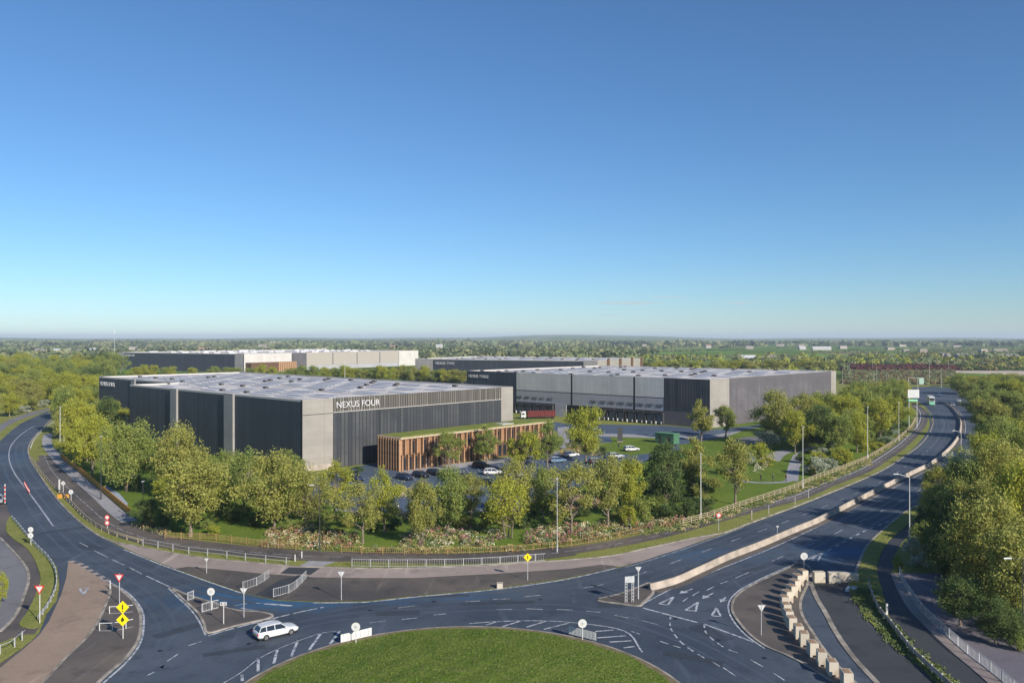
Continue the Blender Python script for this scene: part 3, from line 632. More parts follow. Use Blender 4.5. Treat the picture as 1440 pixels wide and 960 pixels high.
# --- the near one
Cc = V2(P(425, 664)); Rr_ = PY(721, 246.7).to_2d(); Fr = PY(330, 343.8).to_2d(); Dd = PY(139, 298).to_2d()
Aa = PY(182.5, 258).to_2d()
lv = (Aa - Cc); rv = (Rr_ - Cc)
Bb = Aa + rv.normalized() * 15.0
Dd = Bb + lv.normalized() * 63
Fr = Rr_ + (Dd - Bb) + (Aa - Cc)
root = building('warehouse_near', 'long charcoal warehouse with white sign letters and a timber office on its front', [Cc, Rr_, Fr, Dd, Bb, Aa], M['dark_clad'], ZT)
root.name = 'warehouse'
near_wh = root
u = rv.normalized(); L = rv.length
def along(t): return Cc + u * t
s1 = .118 * L
wall_part('corner_panel', root, along(0), along(s1), 0, BH - .02, M['beige_clad'], .10)
wall_part('plinth', root, along(0), along(s1), 0, 1.3, M['concrete'], .22)
wall_part('panel_joint', root, along(0), along(s1), BH - 3.75, BH - 3.6, M['darkmetal'], .13)
wall_part('cladding', root, along(s1), along(L * .93), 0, BH - 3.6, M['dark_clad_front'], .06)
wall_part('louvre_band', root, along(s1), along(L * .93), BH - 3.45, BH - .02, M['fins'], .12)
wall_part('trim', root, along(s1), along(L * .93), BH - 3.6, BH - 3.45, M['parapet'], .2)
wall_part('corner_panel', root, along(L * .93), along(L), 0, BH - .02, M['beige_clad'], .10)
text_part('sign_lettering', root, 'NEXUS FOUR', along(s1 + .7), u, BH - 2.5, 2.2, M['letter'], .35)
wall_part('dark_seam', root, along(s1 + 14), along(s1 + 14.15), 0, BH - 3.7, M['black'], .09)
ul = lv.normalized(); LL = lv.length
def lf(t): return Cc + ul * t     # going left/away
def proj(xp):  # parameter on the left wall of picture column xp
    k = (xp - CX) / F; return (k * Cc.y - Cc.x) / (ul.x - k * ul.y)
for xa, xb in ((330, 317.5), (250.5, 242)):
    ta, tb_ = proj(xa), proj(xb)
    wall_part('pillar', root, lf(tb_), lf(ta), 0, BH - .02, M['grey_pillar'], .6, .9)
wall_part('corner_seam', root, lf(.5), lf(.05), 0, BH - .02, M['black'], .05)
dl = lv.normalized()
wall_part('pillar', root, Bb + dl * 34, Bb + dl * 31, 0, BH - .02, M['grey_pillar'], .5, .9)
text_part('sign_lettering', root, 'NEXUS FOUR', Dd - dl * 1.5, -dl, BH - 3.3, 2.2, M['letter'], .3)
roof_kit(root, Cc, rv, (Fr - Rr_), 15, 12, 3, ZT, keep=lambda q: not ((q - Aa).dot(ul) > -4 and (q - Aa).dot(u) < 19) and (q - Cc).dot(ul) < LL + 58)
# timber office in front of it
Oc = V2(P(563.5, 663)); Oe = PY(778.5, 235.3).to_2d(); ou = (Oe - Oc).normalized(); OL = (Oe - Oc).length; on = Vector((-ou.y, ou.x))
Od = 9.3; Ot = Oe + on * Od; Os = Oc + on * Od
off_root = thing('timber_office', 'low office wrapped in upright timber fins with a green planted roof', 'office')
OH = 8.0
ins = .55
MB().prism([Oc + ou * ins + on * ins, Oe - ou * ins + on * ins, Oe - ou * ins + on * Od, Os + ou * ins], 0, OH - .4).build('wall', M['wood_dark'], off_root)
MB().prism([Oc, Oe, Ot, Os], OH - .38, OH).build('roof_slab', M['cream'], off_root)
MB().prism([Oc + ou * .9 + on * .9, Oe - ou * .9 + on * .9, Ot - ou * .9 - on * .5, Os + ou * .9 - on * .5], OH + .004, OH + .14).build('planted_roof', M['sedum'], off_root)
MB().prism([Oc + ou * (OL * .66) + on * 2.0, Oc + ou * (OL * .74) + on * 2.0, Oc + ou * (OL * .74) + on * 5, Oc + ou * (OL * .66) + on * 5], OH + .15, OH + .35).build('roof_hatch', M['parapet'], off_root)
fin = MB(); fin.box((0, 0, 1.95), (.32, .95, 3.9)); fin_me = fin.build('fin', M['wood_light'], mesh_only=True)
win = MB().box((0, 0, 1.6), (1.0, .12, 2.9)).build('window', M['glass'], mesh_only=True)
pnl = MB().box((0, 0, 1.8), (1.15, .2, 3.6)).build('panel', M['wood'], mesh_only=True)
oang = math.atan2(ou.y, ou.x); nb = 30; rn = random.Random(4)
for lev in (0, 1):
    for i in range(nb):
        q = Oc + ou * ((i + .5 * lev + .25) * OL / (nb + .5)) + on * .25
        if lev == 0 and 17 <= i <= 20: continue
        part('fin', fin_me, off_root, (q.x, q.y, .02 + lev * 3.82), oang)
wb = MB(); pb = MB()
for lev in (0, 1):
    for i in range(nb):
        q = Oc + ou * ((i + .5 * lev + .75) * OL / (nb + .5)) + on * (ins - .04)
        if (i + lev) % 2 == 0 or rn.random() < .25: part('window', win, off_root, (q.x, q.y, .1 + lev * 3.8), oang)
        else: part('panel', pnl, off_root, (q.x, q.y, .1 + lev * 3.8), oang)
oe = math.atan2(on.y, on.x)
for i in range(9):
    q = Oc + on * (.5 + i * 1.02) + ou * .25
    part('fin', fin_me, off_root, (q.x, q.y, .02), oe); part('fin', fin_me, off_root, (q.x, q.y, 3.84), oe)

# --- the middle right one
c3 = PY(998, 288.5).to_2d(); l3 = PY(656.7, 366.8).to_2d(); r3 = PY(1175.4, 363.7).to_2d(); f3 = l3 + r3 - c3
f3 = f3.lerp(PY(823, 425.5).to_2d(), .5)
root = building('warehouse', 'wide pale panelled warehouse with numbered loading docks and a mauve end wall', [c3, r3, f3, l3], M['beige_ribs'], ZT)
u3 = (c3 - l3).normalized(); L3 = (c3 - l3).length
def t3(xp): k = (xp - CX) / F; return (k * l3.y - l3.x) / (u3.x - k * u3.y)
def w3(t): return l3 + u3 * t
ta, tb_, tc, td, te = t3(726.5), t3(804), t3(892), t3(934), L3
wall_part('cladding', root, w3(0), w3(ta), 0, BH - .02, M['dark_clad'], .1)
text_part('sign_lettering', root, 'NEXUS THREE', w3(1.2), u3, BH - 3.0, 1.9, M['letter'], .3)
for a, b in ((ta, tb_ - .4), (tb_ + .4, tc - .4), (tc + .4, td)):
    wall_part('upper_panel', root, w3(a), w3(b), 9.9, BH - .02, M['beige_ribs'], .12)
    wall_part('lower_panel', root, w3(a), w3(b), 4.9, 9.6, M['grey_dock'], .08)
    wall_part('panel_joint', root, w3(a), w3(b), 9.6, 9.9, M['darkmetal'], .1)
for t_ in (tb_, tc): wall_part('dark_seam', root, w3(t_ - .4), w3(t_ + .4), 0, BH - .02, M['black'], .1)
wall_part('cladding', root, w3(td), w3(te), 5.2, BH - .02, M['dark_clad_front'], .14)
wall_part('lower_panel', root, w3(td), w3(te), 0, 5.1, M['mauve_clad'], .12)
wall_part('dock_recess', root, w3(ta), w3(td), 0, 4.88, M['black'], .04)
dd = MB(); dd.box((0, .1, 1.9), (2.7, .16, 3.1)); dock_door = dd.build('dock_door', mat('roller door', (.16, .165, .18), .5), mesh_only=True)
dc = MB(); dc.box((0, -.35, 4.1), (3.3, 1.1, .7)); dc.box((-1.75, -.3, 2.3), (.25, 1.1, 4.2)); dc.box((1.75, -.3, 2.3), (.25, 1.1, 4.2)); dock_shel = dc.build('dock_shelter', M['darkmetal'], mesh_only=True)
db = MB(); db.box((-1.2, -.7, .6), (.35, .5, .9)); db.box((1.2, -.7, .6), (.35, .5, .9)); dock_buf = db.build('dock_buffer', M['white'], mesh_only=True)
ang3 = math.atan2(u3.y, u3.x); n3 = Vector((u3.y, -u3.x))
docksA = [t3(731 + k * 10.8) for k in range(5)]
docksB = [t3(x_) for x_ in (836, 848.5, 861, 874, 887.5, 901, 914.5, 928)]
for k, t_ in enumerate(docksA + docksB):
    q = w3(t_) + n3 * .3
    part('dock_door', dock_door, root, (q.x, q.y, .1), ang3); part('dock_shelter', dock_shel, root, (q.x, q.y, .1), ang3); part('dock_buffer', dock_buf, root, (q.x, q.y, .1), ang3)
    lab = 'A%02d' % (8 + k) if k < 5 else 'D%02d' % (k - 4)
    text_part('dock_number', root, lab, w3(t_ - 1.6), u3, 6.3, 1.75, M['letter_dark'], .2, .03)
wall_part('lower_panel', root, w3(t3(781)), w3(t3(797)), 0, 4.9, M['grey_dock'], .3)
# right end wall
ur = (r3 - c3).normalized(); LR = (r3 - c3).length
def wr(t): return c3 + ur * t
wall_part('corner_panel', root, wr(0), wr(LR * .125), 0, BH - .02, M['beige_clad'], .12)
wall_part('cladding', root, wr(LR * .125), wr(LR * .95), 13.2, BH - .02, M['mauve_clad'], .1)
wall_part('cladding', root, wr(LR * .125), wr(LR * .95), 3.6, 13.2, M['mauve_ribs'], .06)
wall_part('cladding', root, wr(LR * .125), wr(LR * .95), 0, 3.6, M['mauve_clad'], .09)
wall_part('corner_panel', root, wr(LR * .95), wr(LR), 0, BH - .02, M['beige_clad'], .12)
roof_kit(root, c3, (r3 - c3), (l3 - c3), 12, 12, 5, ZT, 8)

# --- far centre and far left ones
a2 = PY(584, 575).to_2d(); b2 = PY(612, 566).to_2d(); c2 = PY(840, 525).to_2d(); e2 = PY(903, 592).to_2d()
f2 = a2 + e2 - c2 + Vector((0, 10))
root = building('warehouse', 'dark far warehouse between its pale neighbours with a lit east end', [a2, c2, e2, f2], M['dark_clad'], ZT)
u2 = (c2 - a2).normalized(); L2 = (c2 - a2).length
wall_part('corner_panel', root, a2, a2 + u2 * (L2 * .105), 0, BH - .02, M['grey_pillar'], .15)
wall_part('corner_panel', root, a2 + u2 * (L2 * .93), c2, 0, BH - .02, M['grey_pillar'], .15)
text_part('sign_lettering', root, 'NEXUS TWO', a2 + u2 * (L2 * .12), u2, BH - 3.8, 2.5, M['letter'], .3)
ue = (e2 - c2).normalized(); Le = (e2 - c2).length
wall_part('lit_panel', root, c2, e2, 0, BH - .02, M['beige_clad'], .12)
for t_ in (.22, .48, .75, .98): wall_part('dark_seam', root, c2 + ue * (Le * (t_ - .03)), c2 + ue * (Le * (t_ + .02)), 0, BH + .6, M['wood_dark'], .5)
roof_kit(root, c2, (e2 - c2), (a2 - c2), 8, 12, 9, ZT, 8)

a1 = PY(165, 826).to_2d(); c1 = PY(343, 745).to_2d(); e1 = PY(588, 946).to_2d(); f1 = a1 + e1 - c1
m1 = c1.lerp(e1, .0)
root = building('warehouse', 'largest far warehouse with a dark left wall and long cream right wall', [a1, c1, e1, f1], M['dark_clad'], ZT)
u1 = (c1 - a1).normalized(); L1 = (c1 - a1).length
wall_part('corner_panel', root, a1, a1 + u1 * (L1 * .06), 0, BH - .02, M['grey_pillar'], .3)
wall_part('corner_panel', root, a1 + u1 * (L1 * .935), c1 - u1 * 1.5, 0, BH - .02, M['grey_pillar'], .3)
text_part('sign_lettering', root, 'NEXUS ONE', a1 + u1 * (L1 * .07), u1, BH - 3.8, 2.6, M['letter'], .4)
v1 = (e1 - c1).normalized(); K1 = (e1 - c1).length
def t1(xp): k = (xp - CX) / F; return (k * c1.y - c1.x) / (v1.x - k * v1.y)
def g1(xp): return c1 + v1 * t1(xp)
wall_part('cladding', root, g1(343), g1(410), 0, BH - .02, M['beige_ribs'], .15)
wall_part('cladding', root, g1(411), g1(430.5), 0, BH - .02, M['mauve_clad'], .15)
for xa, xb in ((431, 467.5), (468.5, 501.5), (502.5, 533.5), (534.5, 560.5)):
    wall_part('cream_panel', root, g1(xa), g1(xb), 4.5, BH - .02, M['creamp'], .15)
wall_part('dock_recess', root, g1(431), g1(560.5), 0, 4.4, M['grey_dock'], .1)
wall_part('cladding', root, g1(561), e1, 0, BH - .02, M['beige_ribs'], .15)
k_ = [g1(350), g1(408)]
og = MB(); nrm = Vector((v1.y, -v1.x)); q0 = g1(384) + nrm * .2; q1 = g1(407) + nrm * .2
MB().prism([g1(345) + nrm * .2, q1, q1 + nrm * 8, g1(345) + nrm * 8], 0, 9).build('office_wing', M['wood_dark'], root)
for i in range(10):
    q = (q0).lerp(q1, i / 9) + nrm * 8.2; og.box((q.x, q.y, 4.6), (1.6, 1.6, 9.2), math.atan2(v1.y, v1.x))
og.build('timber_screen', M['wood_light'], root)
# roof of the far one: a few vents
rk = MB(); rn = random.Random(8)
for i in range(70):
    q = c1 + (e1 - c1) * rn.uniform(.03, .97) + (a1 - c1) * rn.uniform(.04, .95); rk.box((q.x, q.y, ZT + .7), (rn.uniform(4, 11), 3, rn.uniform(.8, 1.6)), math.atan2(v1.y, v1.x))
o = rk.build('roof_plant', M['sky_light'], root); o['kind'] = 'stuff'

# ------------------------------------------------------------ trees
def tree_protos(seed, rx, h, trunk_h, lobes, leaves, leaf=.34, flat=1.0, multi=False, droop=.0):
    """crown mesh and trunk mesh; crown = leaf blades packed on many uneven boughs"""
    rg = np.random.default_rng(seed); r = random.Random(seed); lobes = int(lobes * 1.5); leaves = int(leaves * 1.25); leaf *= .80
    trunk_h *= .72
    cz = (h + trunk_h) / 2; rz = (h - trunk_h) / 2
    cents = []
    for i in range(lobes):
        for _ in range(40):
            a = r.uniform(0, 2 * math.pi); zz = r.uniform(-.92, .95); rr_ = math.sqrt(max(0, 1 - zz * zz)) * r.uniform(.35, 1.12) * (1 + .22 * math.sin(a * 2 + seed) + .15 * math.sin(a * 3 + seed * 2.3 + zz * 3)) * (1.08 - .18 * zz)
            wz = 1.0 if zz > -.2 else .85
            c_ = (math.cos(a) * rr_ * rx * .80 * wz, math.sin(a) * rr_ * rx * .80 * wz, cz + zz * rz * r.uniform(.7, .98))
            if all((Vector(c_) - Vector(o_[0])).length > rx * .26 for o_ in cents): break
        cents.append((c_, rx * r.uniform(.15, .34)))
    per = leaves // len(cents); vs = []; tot = sum(c_[1] ** 2 for c_ in cents)
    P_ = []; N_ = []
    for c_, rad_ in cents:
        k = int(leaves * rad_ ** 2 / tot)
        d = rg.normal(size=(k, 3)); d /= np.linalg.norm(d, axis=1)[:, None]
        wob = 1 + .55 * np.sin(d[:, 0] * 5 + c_[0]) * np.sin(d[:, 1] * 6 + c_[1]) + .2 * np.sin(d[:, 2] * 9)
        rad2 = rad_ * wob * rg.uniform(.35, 1.2, k) ** .7
        p = np.array(c_) + d * rad2[:, None] * np.array([1, 1, .82 * flat])
        P_.append(p); N_.append(d)
    P_ = np.concatenate(P_); N_ = np.concatenate(N_); k = len(P_)
    nrm = N_ * .8 + rg.normal(size=(k, 3)) * 1.0 + np.array([0, 0, .25]); nrm /= np.linalg.norm(nrm, axis=1)[:, None]
    t = np.cross(nrm, rg.normal(size=(k, 3))); t /= np.linalg.norm(t, axis=1)[:, None]; b = np.cross(nrm, t)
    s_ = (leaf * rg.uniform(.55, 1.35, k))[:, None]
    q = np.stack([P_ - t * s_ * .5, P_ - b * s_ * .32, P_ + t * s_ * .5 + nrm * s_ * .12, P_ + b * s_ * .32], 1).reshape(-1, 3)
    me = bpy.data.meshes.new('crown'); me.vertices.add(k * 4); me.vertices.foreach_set('co', q.ravel()); me.loops.add(k * 4); me.loops.foreach_set('vertex_index', np.arange(k * 4)); me.polygons.add(k)
    me.polygons.foreach_set('loop_start', np.arange(0, k * 4, 4)); me.update(calc_edges=True); me.materials.append(LF['olive'])
    tb = MB(); th = .014 * h + .09
    stems = [(0, 0)] if not multi else [(-.45, .1), (.4, -.2), (.1, .45)]
    for sx, sy in stems:
        k_ = 1 if not multi else .6
        prev = Vector((sx, sy, 0)); rad0 = th * k_; top = Vector((sx * 2.5 + r.uniform(-.3, .3), sy * 2.5 + r.uniform(-.3, .3), trunk_h + rz * .5))
        for j in range(4):
            nx = Vector((sx, sy, 0)).lerp(top, (j + 1) / 4) + Vector((r.uniform(-.08, .08), r.uniform(-.08, .08), 0)) * h * .12
            r2 = rad0 * .80; tb.tube(prev, nx, rad0 * (1.25 if j == 0 else 1), r2, 7, caps=False); prev = nx; rad0 = r2
        for c_, rad_ in cents:
            c_ = Vector(c_)
            if r.random() < .8:
                z0_ = min(max(trunk_h * .75, c_.z - rz * .55), top.z); f_ = z0_ / max(top.z, .1); st = Vector((sx, sy, 0)).lerp(top, min(1, f_))
                mid = st.lerp(c_, .5) + Vector((0, 0, -.03 * h)); tb.tube(st, mid, th * .34 * k_, th * .22 * k_, 5, caps=False); tb.tube(mid, c_, th * .22 * k_, th * .07 * k_, 4, caps=False)
    tm = tb.build('trunk', M['bark'], mesh_only=True)
    return me, tm, h, rx
PT = {
 'round': [tree_protos(11 + i, 4.2, 9.5, 2.3, 24, 11000) for i in range(3)],
 'tall': [tree_protos(31 + i, 3.1, 10.5, 2.6, 24, 8500) for i in range(3)],
 'light': [tree_protos(51 + i, 3.6, 9.8, 3.0, 17, 5200, .32) for i in range(3)],
 'multi': [tree_protos(71 + i, 4.0, 8.6, 2.4, 17, 5200, .32, multi=True) for i in range(2)],
 'bush': [tree_protos(91 + i, 2.2, 3.2, .15, 12, 3200, .26) for i in range(3)],
 'big': [tree_protos(111 + i, 5.6, 11.5, 1.6, 34, 17000, .38) for i in range(3)],
}
def tree(kind, x, y, top, width, col, label, name='tree', group='park trees', at=None, hgt=None, wm=None, spin=None, variant=None):
    me, tm, h, rx = PT[kind][rnd.randrange(len(PT[kind])) if variant is None else variant % len(PT[kind])]
    p = at or P(x, y)
    mpp = p.y / F
    H_ = hgt or (y - top) * mpp
    W_ = wm or width * mpp
    sx = W_ / (2 * rx * 1.10); sz = H_ / h * .97
    o = thing(name, label, 'tree' if name == 'tree' else name, (p.x, p.y, 0.0), rnd.uniform(0, 6.28) if spin is None else spin, group, (sx, sx, sz))
    if kind == 'bush':
        pass
    c = bpy.data.objects.new('crown' if kind != 'bush' else 'foliage', me); C.objects.link(c); c.parent = o
    c.material_slots[0].link = 'OBJECT'; c.material_slots[0].material = LF[col]
    t = bpy.data.objects.new('trunk' if kind != 'bush' else 'stem', tm); C.objects.link(t); t.parent = o
    return o
CW = {'olive': 'olive green', 'yellow': 'yellow green', 'green': 'fresh green', 'dark': 'dark green', 'pale': 'pale grey green'}
# park trees (foot x, foot y, crown top y, crown width px)
for a in [
 ('round', 268, 754, 640, 112, 'olive', 'big spreading olive tree at the bend of the timber fence, nearest the road'),
 ('light', 342, 722, 627, 82, 'green', 'open-crowned tree left of the warehouse corner, its trunk showing above the lawn'),
 ('round', 386, 746, 632, 92, 'olive', 'olive tree below the charcoal wall, right of the open-crowned one'),
 ('round', 318, 700, 632, 60, 'green', 'smaller green tree squeezed between the big spreading one and the charcoal wall'),
 ('tall', 408, 676, 630, 42, 'green', 'slim green tree tight against the beige warehouse corner panel'),
 ('multi', 436, 746, 655, 72, 'olive', 'airy tree behind the arm-topped street lamp, with a pinkish bed at its foot'),
 ('light', 470, 725, 643, 66, 'yellow', 'light yellow green tree in front of the pale plinth'),
 ('light', 510, 764, 672, 66, 'olive', 'thin airy tree on open lawn nearest the road crossing'),
 ('light', 541, 749, 653, 58, 'yellow', 'two-stemmed airy tree left of the parked dark hatchback'),
 ('round', 593, 766, 672, 62, 'olive', 'compact olive tree rising from the pink bed below the office'),
 ('round', 631, 748, 655, 64, 'green', 'full tree right of the compact one, shading the lawn'),
 ('light', 662, 742, 662, 58, 'olive', 'airy tree between the white parked car and the fence'),
 ('multi', 715, 757, 662, 82, 'yellow', 'many-stemmed tree standing in the middle of the park lawn'),
 ('light', 731, 738, 640, 60, 'olive', 'slender tree just behind the many-stemmed one'),
 ('round', 764, 730, 655, 55, 'green', 'green tree by the pink bed left of the tall bare pole'),
 ('light', 804, 751, 645, 76, 'olive', 'tall airy olive tree right of the slim pole'),
 ('light', 855, 743, 636, 74, 'olive', 'silver-trunked tree beside the clipped ball shrub'),
 ('round', 884, 728, 640, 52, 'yellow', 'bushy yellow green tree leaning over the dark shrubs'),
 ('round', 936, 717, 620, 70, 'dark', 'darkest dense tree in the park, with a shady hollow below'),
 ('tall', 975, 692, 614, 56, 'olive', 'upright olive tree behind the white pole'),
 ('light', 1034, 709, 613, 68, 'olive', 'lone tree on the mown slope by the post-and-rail fence'),
 ('tall', 631, 660, 603, 38, 'green', 'first small tree in front of the timber office, from its near corner'),
 ('tall', 685, 650, 597, 42, 'green', 'second small tree in front of the timber office'),
 ('tall', 737, 668, 602, 46, 'yellow', 'bright egg-shaped tree before the far half of the timber office'),
 ('tall', 770, 657, 588, 38, 'green', 'narrow tree at the far end corner of the timber office'),
 ('round', 824, 650, 570, 66, 'yellow', 'bright bushy tree standing alone before the service yard'),
 ('tall', 986, 620, 560, 34, 'olive', 'tall narrow tree against the black cladding of the dock building'),
 ('tall', 1020, 615, 567, 36, 'green', 'small neat tree in front of the pale corner panel'),
 ('round', 1090, 626, 547, 62, 'olive', 'large dark olive tree before the mauve end wall'),
 ('round', 1128, 612, 552, 52, 'olive', 'olive tree second along the mauve end wall'),
 ('round', 1160, 603, 549, 48, 'green', 'tree under the far end of the mauve wall'),
 ('round', 1118, 636, 575, 48, 'yellow', 'yellow green tree above the white-flowering shrubs'),
 ('round', 1152, 634, 568, 56, 'dark', 'shaded dark tree behind the pale shrubs by the garden path'),
 ('round', 1190, 612, 556, 52, 'yellow', 'sunlit yellow tree at the near edge of the roadside wood'),
 ('round', 1178, 640, 580, 52, 'green', 'green tree over the white bushes beside the slim pole'),
 ('round', 1205, 636, 578, 50, 'yellow', 'rounded yellow tree directly left of the pole by the cycle track'),
 ('tall', 1216, 602, 545, 44, 'green', 'upright tree mid-way along the roadside wood'),
 ('round', 1238, 618, 560, 50, 'yellow', 'yellow tree right of the pole by the cycle track'),
 ('round', 1240, 590, 540, 46, 'green', 'green tree in the back of the roadside wood'),
 ('round', 1257, 606, 556, 42, 'yellow', 'last yellow tree before the direction sign'),
 ('tall', 1264, 585, 543, 34, 'green', 'green tree beside the direction sign at the far end of the roadside wood'),
 ('round', 1210, 575, 535, 46, 'green', 'tree behind the far corner of the mauve building'),
 ('round', 1236, 565, 536, 40, 'olive', 'olive tree behind the far corner, next to the maroon field'),
 ('big', 178, 690, 588, 92, 'green', 'wide forked tree near the small white bench wall'),
 ('big', 248, 700, 592, 84, 'olive', 'massive olive tree in front of the pale pillars'),
 ('round', 130, 668, 580, 62, 'yellow', 'yellow-topped tree at the curve behind the black lamp post'),
 ('round', 112, 640, 560, 58, 'yellow', 'yellowish tree over the footpath near the warehouse end'),
 ('round', 92, 612, 540, 46, 'green', 'tree next to the white post at the left bend'),
 ('tall', 150, 628, 553, 40, 'dark', 'dark narrow tree hard against the set-back warehouse wing'),
 ('round', 205, 742, 700, 36, 'dark', 'low dark tree by the end of the orange fence'),
]:
    kind, x, y, tp, wd, col, lab = a
    tree(kind, x, y, tp, wd, col, lab, group='trees of the business park')
# rows: generator with labels that name their place
ORD = ['first', 'second', 'third', 'fourth', 'fifth', 'sixth', 'seventh', 'eighth', 'ninth', 'tenth', 'eleventh', 'twelfth', 'thirteenth', 'fourteenth', 'fifteenth', 'sixteenth', 'seventeenth', 'eighteenth', 'nineteenth', 'twentieth', 'twenty-first', 'twenty-second']
RW = ['front', 'second', 'third', 'fourth', 'fifth', 'rear']
def rows(data, where, group, kinds, cols, jit=3):
    for j, (xs, yb, ht, wd) in enumerate(data):
        n_ = len(xs)
        for i, x_ in enumerate(xs):
            yb_ = yb[0] + (yb[1] - yb[0]) * (i / max(1, n_ - 1)) + rnd.uniform(-1, 1) * jit * .3
            col = rnd.choice(cols); p = P(x_ + rnd.uniform(-1, 1) * jit, yb_)
            hh = ht * rnd.uniform(.85, 1.15); ww = wd * rnd.uniform(.85, 1.15)
            tree(rnd.choice(kinds), 0, 0, 0, 0, col, f'{CW[col]} tree, {ORD[i]} from left, ' + (f'{RW[j]} row of ' if len(data) > 1 else '') + where, group=group, at=p, hgt=hh, wm=ww)
LW = 'wood beyond left road'
rows([(list(range(-8, 60, 24)), (592, 578), 10, 11), (list(range(-14, 108, 20)), (577, 563), 12.5, 13), (list(range(-10, 135, 18)), (561, 552), 14, 14),
      (list(range(-16, 150, 16)), (548, 543), 15.5, 15), (list(range(-12, 165, 15)), (538, 534), 16.5, 16), (list(range(-14, 178, 13)), (528, 526), 17.5, 17)],
     LW, 'trees of the left wood', ['round', 'big', 'round'], ['yellow', 'green', 'yellow', 'olive', 'green', 'dark'], 4)
rows([([190, 203, 216, 232, 241, 270, 300, 318, 331, 352, 368, 383, 409, 424, 440, 458, 470], (533, 536), 11, 11)], 'left half of line behind near warehouse roof', 'trees between the warehouses', ['round'], ['yellow', 'green'], 1)
rows([([484, 497, 512, 524, 536, 552, 566, 580, 597, 612, 626, 640, 650], (537, 541), 11.5, 11)], 'right half of line behind near warehouse roof', 'trees between the warehouses', ['round'], ['yellow', 'green', 'olive'], 1)
# behind the dock building
rows([(list(range(912, 1180, 13)), (524, 524), 11, 16)], 'hedge line behind dock building', 'trees behind the dock building', ['round', 'big'], ['yellow', 'green', 'olive'], 3)
# right-hand wood
for a in [
 ('big', 1348, 806, 690, 104, 'dark', 'dark leafy tree at the left edge of the right-hand wood, over the plaza'),
 ('round', 1318, 742, 680, 56, 'olive', 'tree at the wood edge beside the tall lamp'),
 ('big', 1392, 850, 690, 130, 'olive', 'large sunlit crown in the middle of the right-hand wood'),
 ('round', 1425, 884, 735, 118, 'olive', 'nearest wood tree, behind the dark pole at the picture edge'),
 ('big', 1448, 830, 640, 120, 'yellow', 'tall tree cut by the right picture edge'),
 ('big', 1362, 760, 640, 86, 'green', 'green crown between the lamp and the grey-leaved tree'),
 ('big', 1330, 724, 650, 66, 'olive', 'olive crown closest to the right carriageway'),
 ('big', 1405, 762, 612, 100, 'olive', 'broad olive crown behind the large sunlit one'),
 ('round', 1352, 704, 632, 54, 'pale', 'pale grey-leaved tree at the road edge'),
 ('round', 1372, 722, 648, 60, 'pale', 'second grey-leaved tree, further into the wood'),
 ('big', 1434, 720, 592, 90, 'green', 'high green crown at the right edge above the wood'),
 ('big', 1390, 690, 606, 70, 'yellow', 'yellow crown where the wood meets the road bend'),
 ('round', 1350, 880, 806, 82, 'dark', 'low rounded dark thicket tree beside the plaza'),
 ('round', 1400, 905, 838, 70, 'dark', 'shaded low tree behind the timber rails'),
 ('round', 1412, 668, 590, 56, 'green', 'green crown above the road bend'),
 ('big', 1462, 760, 625, 100, 'olive', 'crown half outside the picture on the right'),
 ('big', 1368, 798, 668, 88, 'olive', 'tree in the shady centre of the right-hand wood'),
 ('round', 1372, 838, 790, 60, 'dark', 'small dark tree filling the gap behind the broken rails'),
 ('round', 1330, 786, 722, 56, 'dark', 'shaded tree behind the white-flowering bush'),
]:
    kind, x, y, tp, wd, col, lab = a
    tree(kind, x, y, tp, wd, col, lab, group='trees of the right-hand wood')
rows([([1408, 1432, 1456], (655, 660), 12, 13), ([1386, 1402, 1420, 1442, 1462], (616, 622), 12, 13), ([1378, 1396, 1414, 1436, 1456], (590, 592), 11.5, 13), ([1366, 1381, 1398, 1415, 1432, 1450], (570, 572), 11.5, 13), ([1350, 1364, 1378, 1394, 1410, 1426, 1442], (554, 556), 11, 13), ([1346, 1358, 1372, 1386, 1402, 1418, 1436, 1450], (544, 545), 8.5, 13)],
     'far wood right of carriageway', 'trees right of the dual carriageway', ['round', 'big'], ['yellow', 'green', 'olive', 'green'], 3)

rows([([1132, 1150, 1166, 1184, 1202], (628, 622), 9.5, 9), ([1142, 1160, 1178, 1196, 1214, 1230, 1246], (606, 600), 11.5, 11), ([1172, 1190, 1206, 1222, 1238, 1252], (590, 584), 11.5, 11), ([1196, 1210, 1226, 1240, 1254, 1266], (572, 566), 11, 11)],
     'roadside wood by mauve wall', 'trees of the roadside wood', ['round', 'big'], ['yellow', 'green', 'yellow', 'olive'], 3)
rows([([305, 352, 398], (706, 700), 8, 7.5), ([240, 262, 285, 308], (722, 716), 8, 8)], 'thicket below charcoal wall', 'trees below the charcoal wall', ['round', 'light'], ['olive', 'green', 'yellow'], 3)
rows([([108, 122, 136, 152], (650, 645), 9, 9), ([96, 110, 124, 138, 152], (616, 606), 11, 11), ([88, 102, 118, 134], (590, 584), 13, 12), ([92, 108, 126, 140], (570, 566), 15, 14)], 'grove left of set-back wing', 'trees left of the near warehouse', ['round', 'big'], ['yellow', 'green', 'olive', 'yellow'], 3)
PT2 = PT
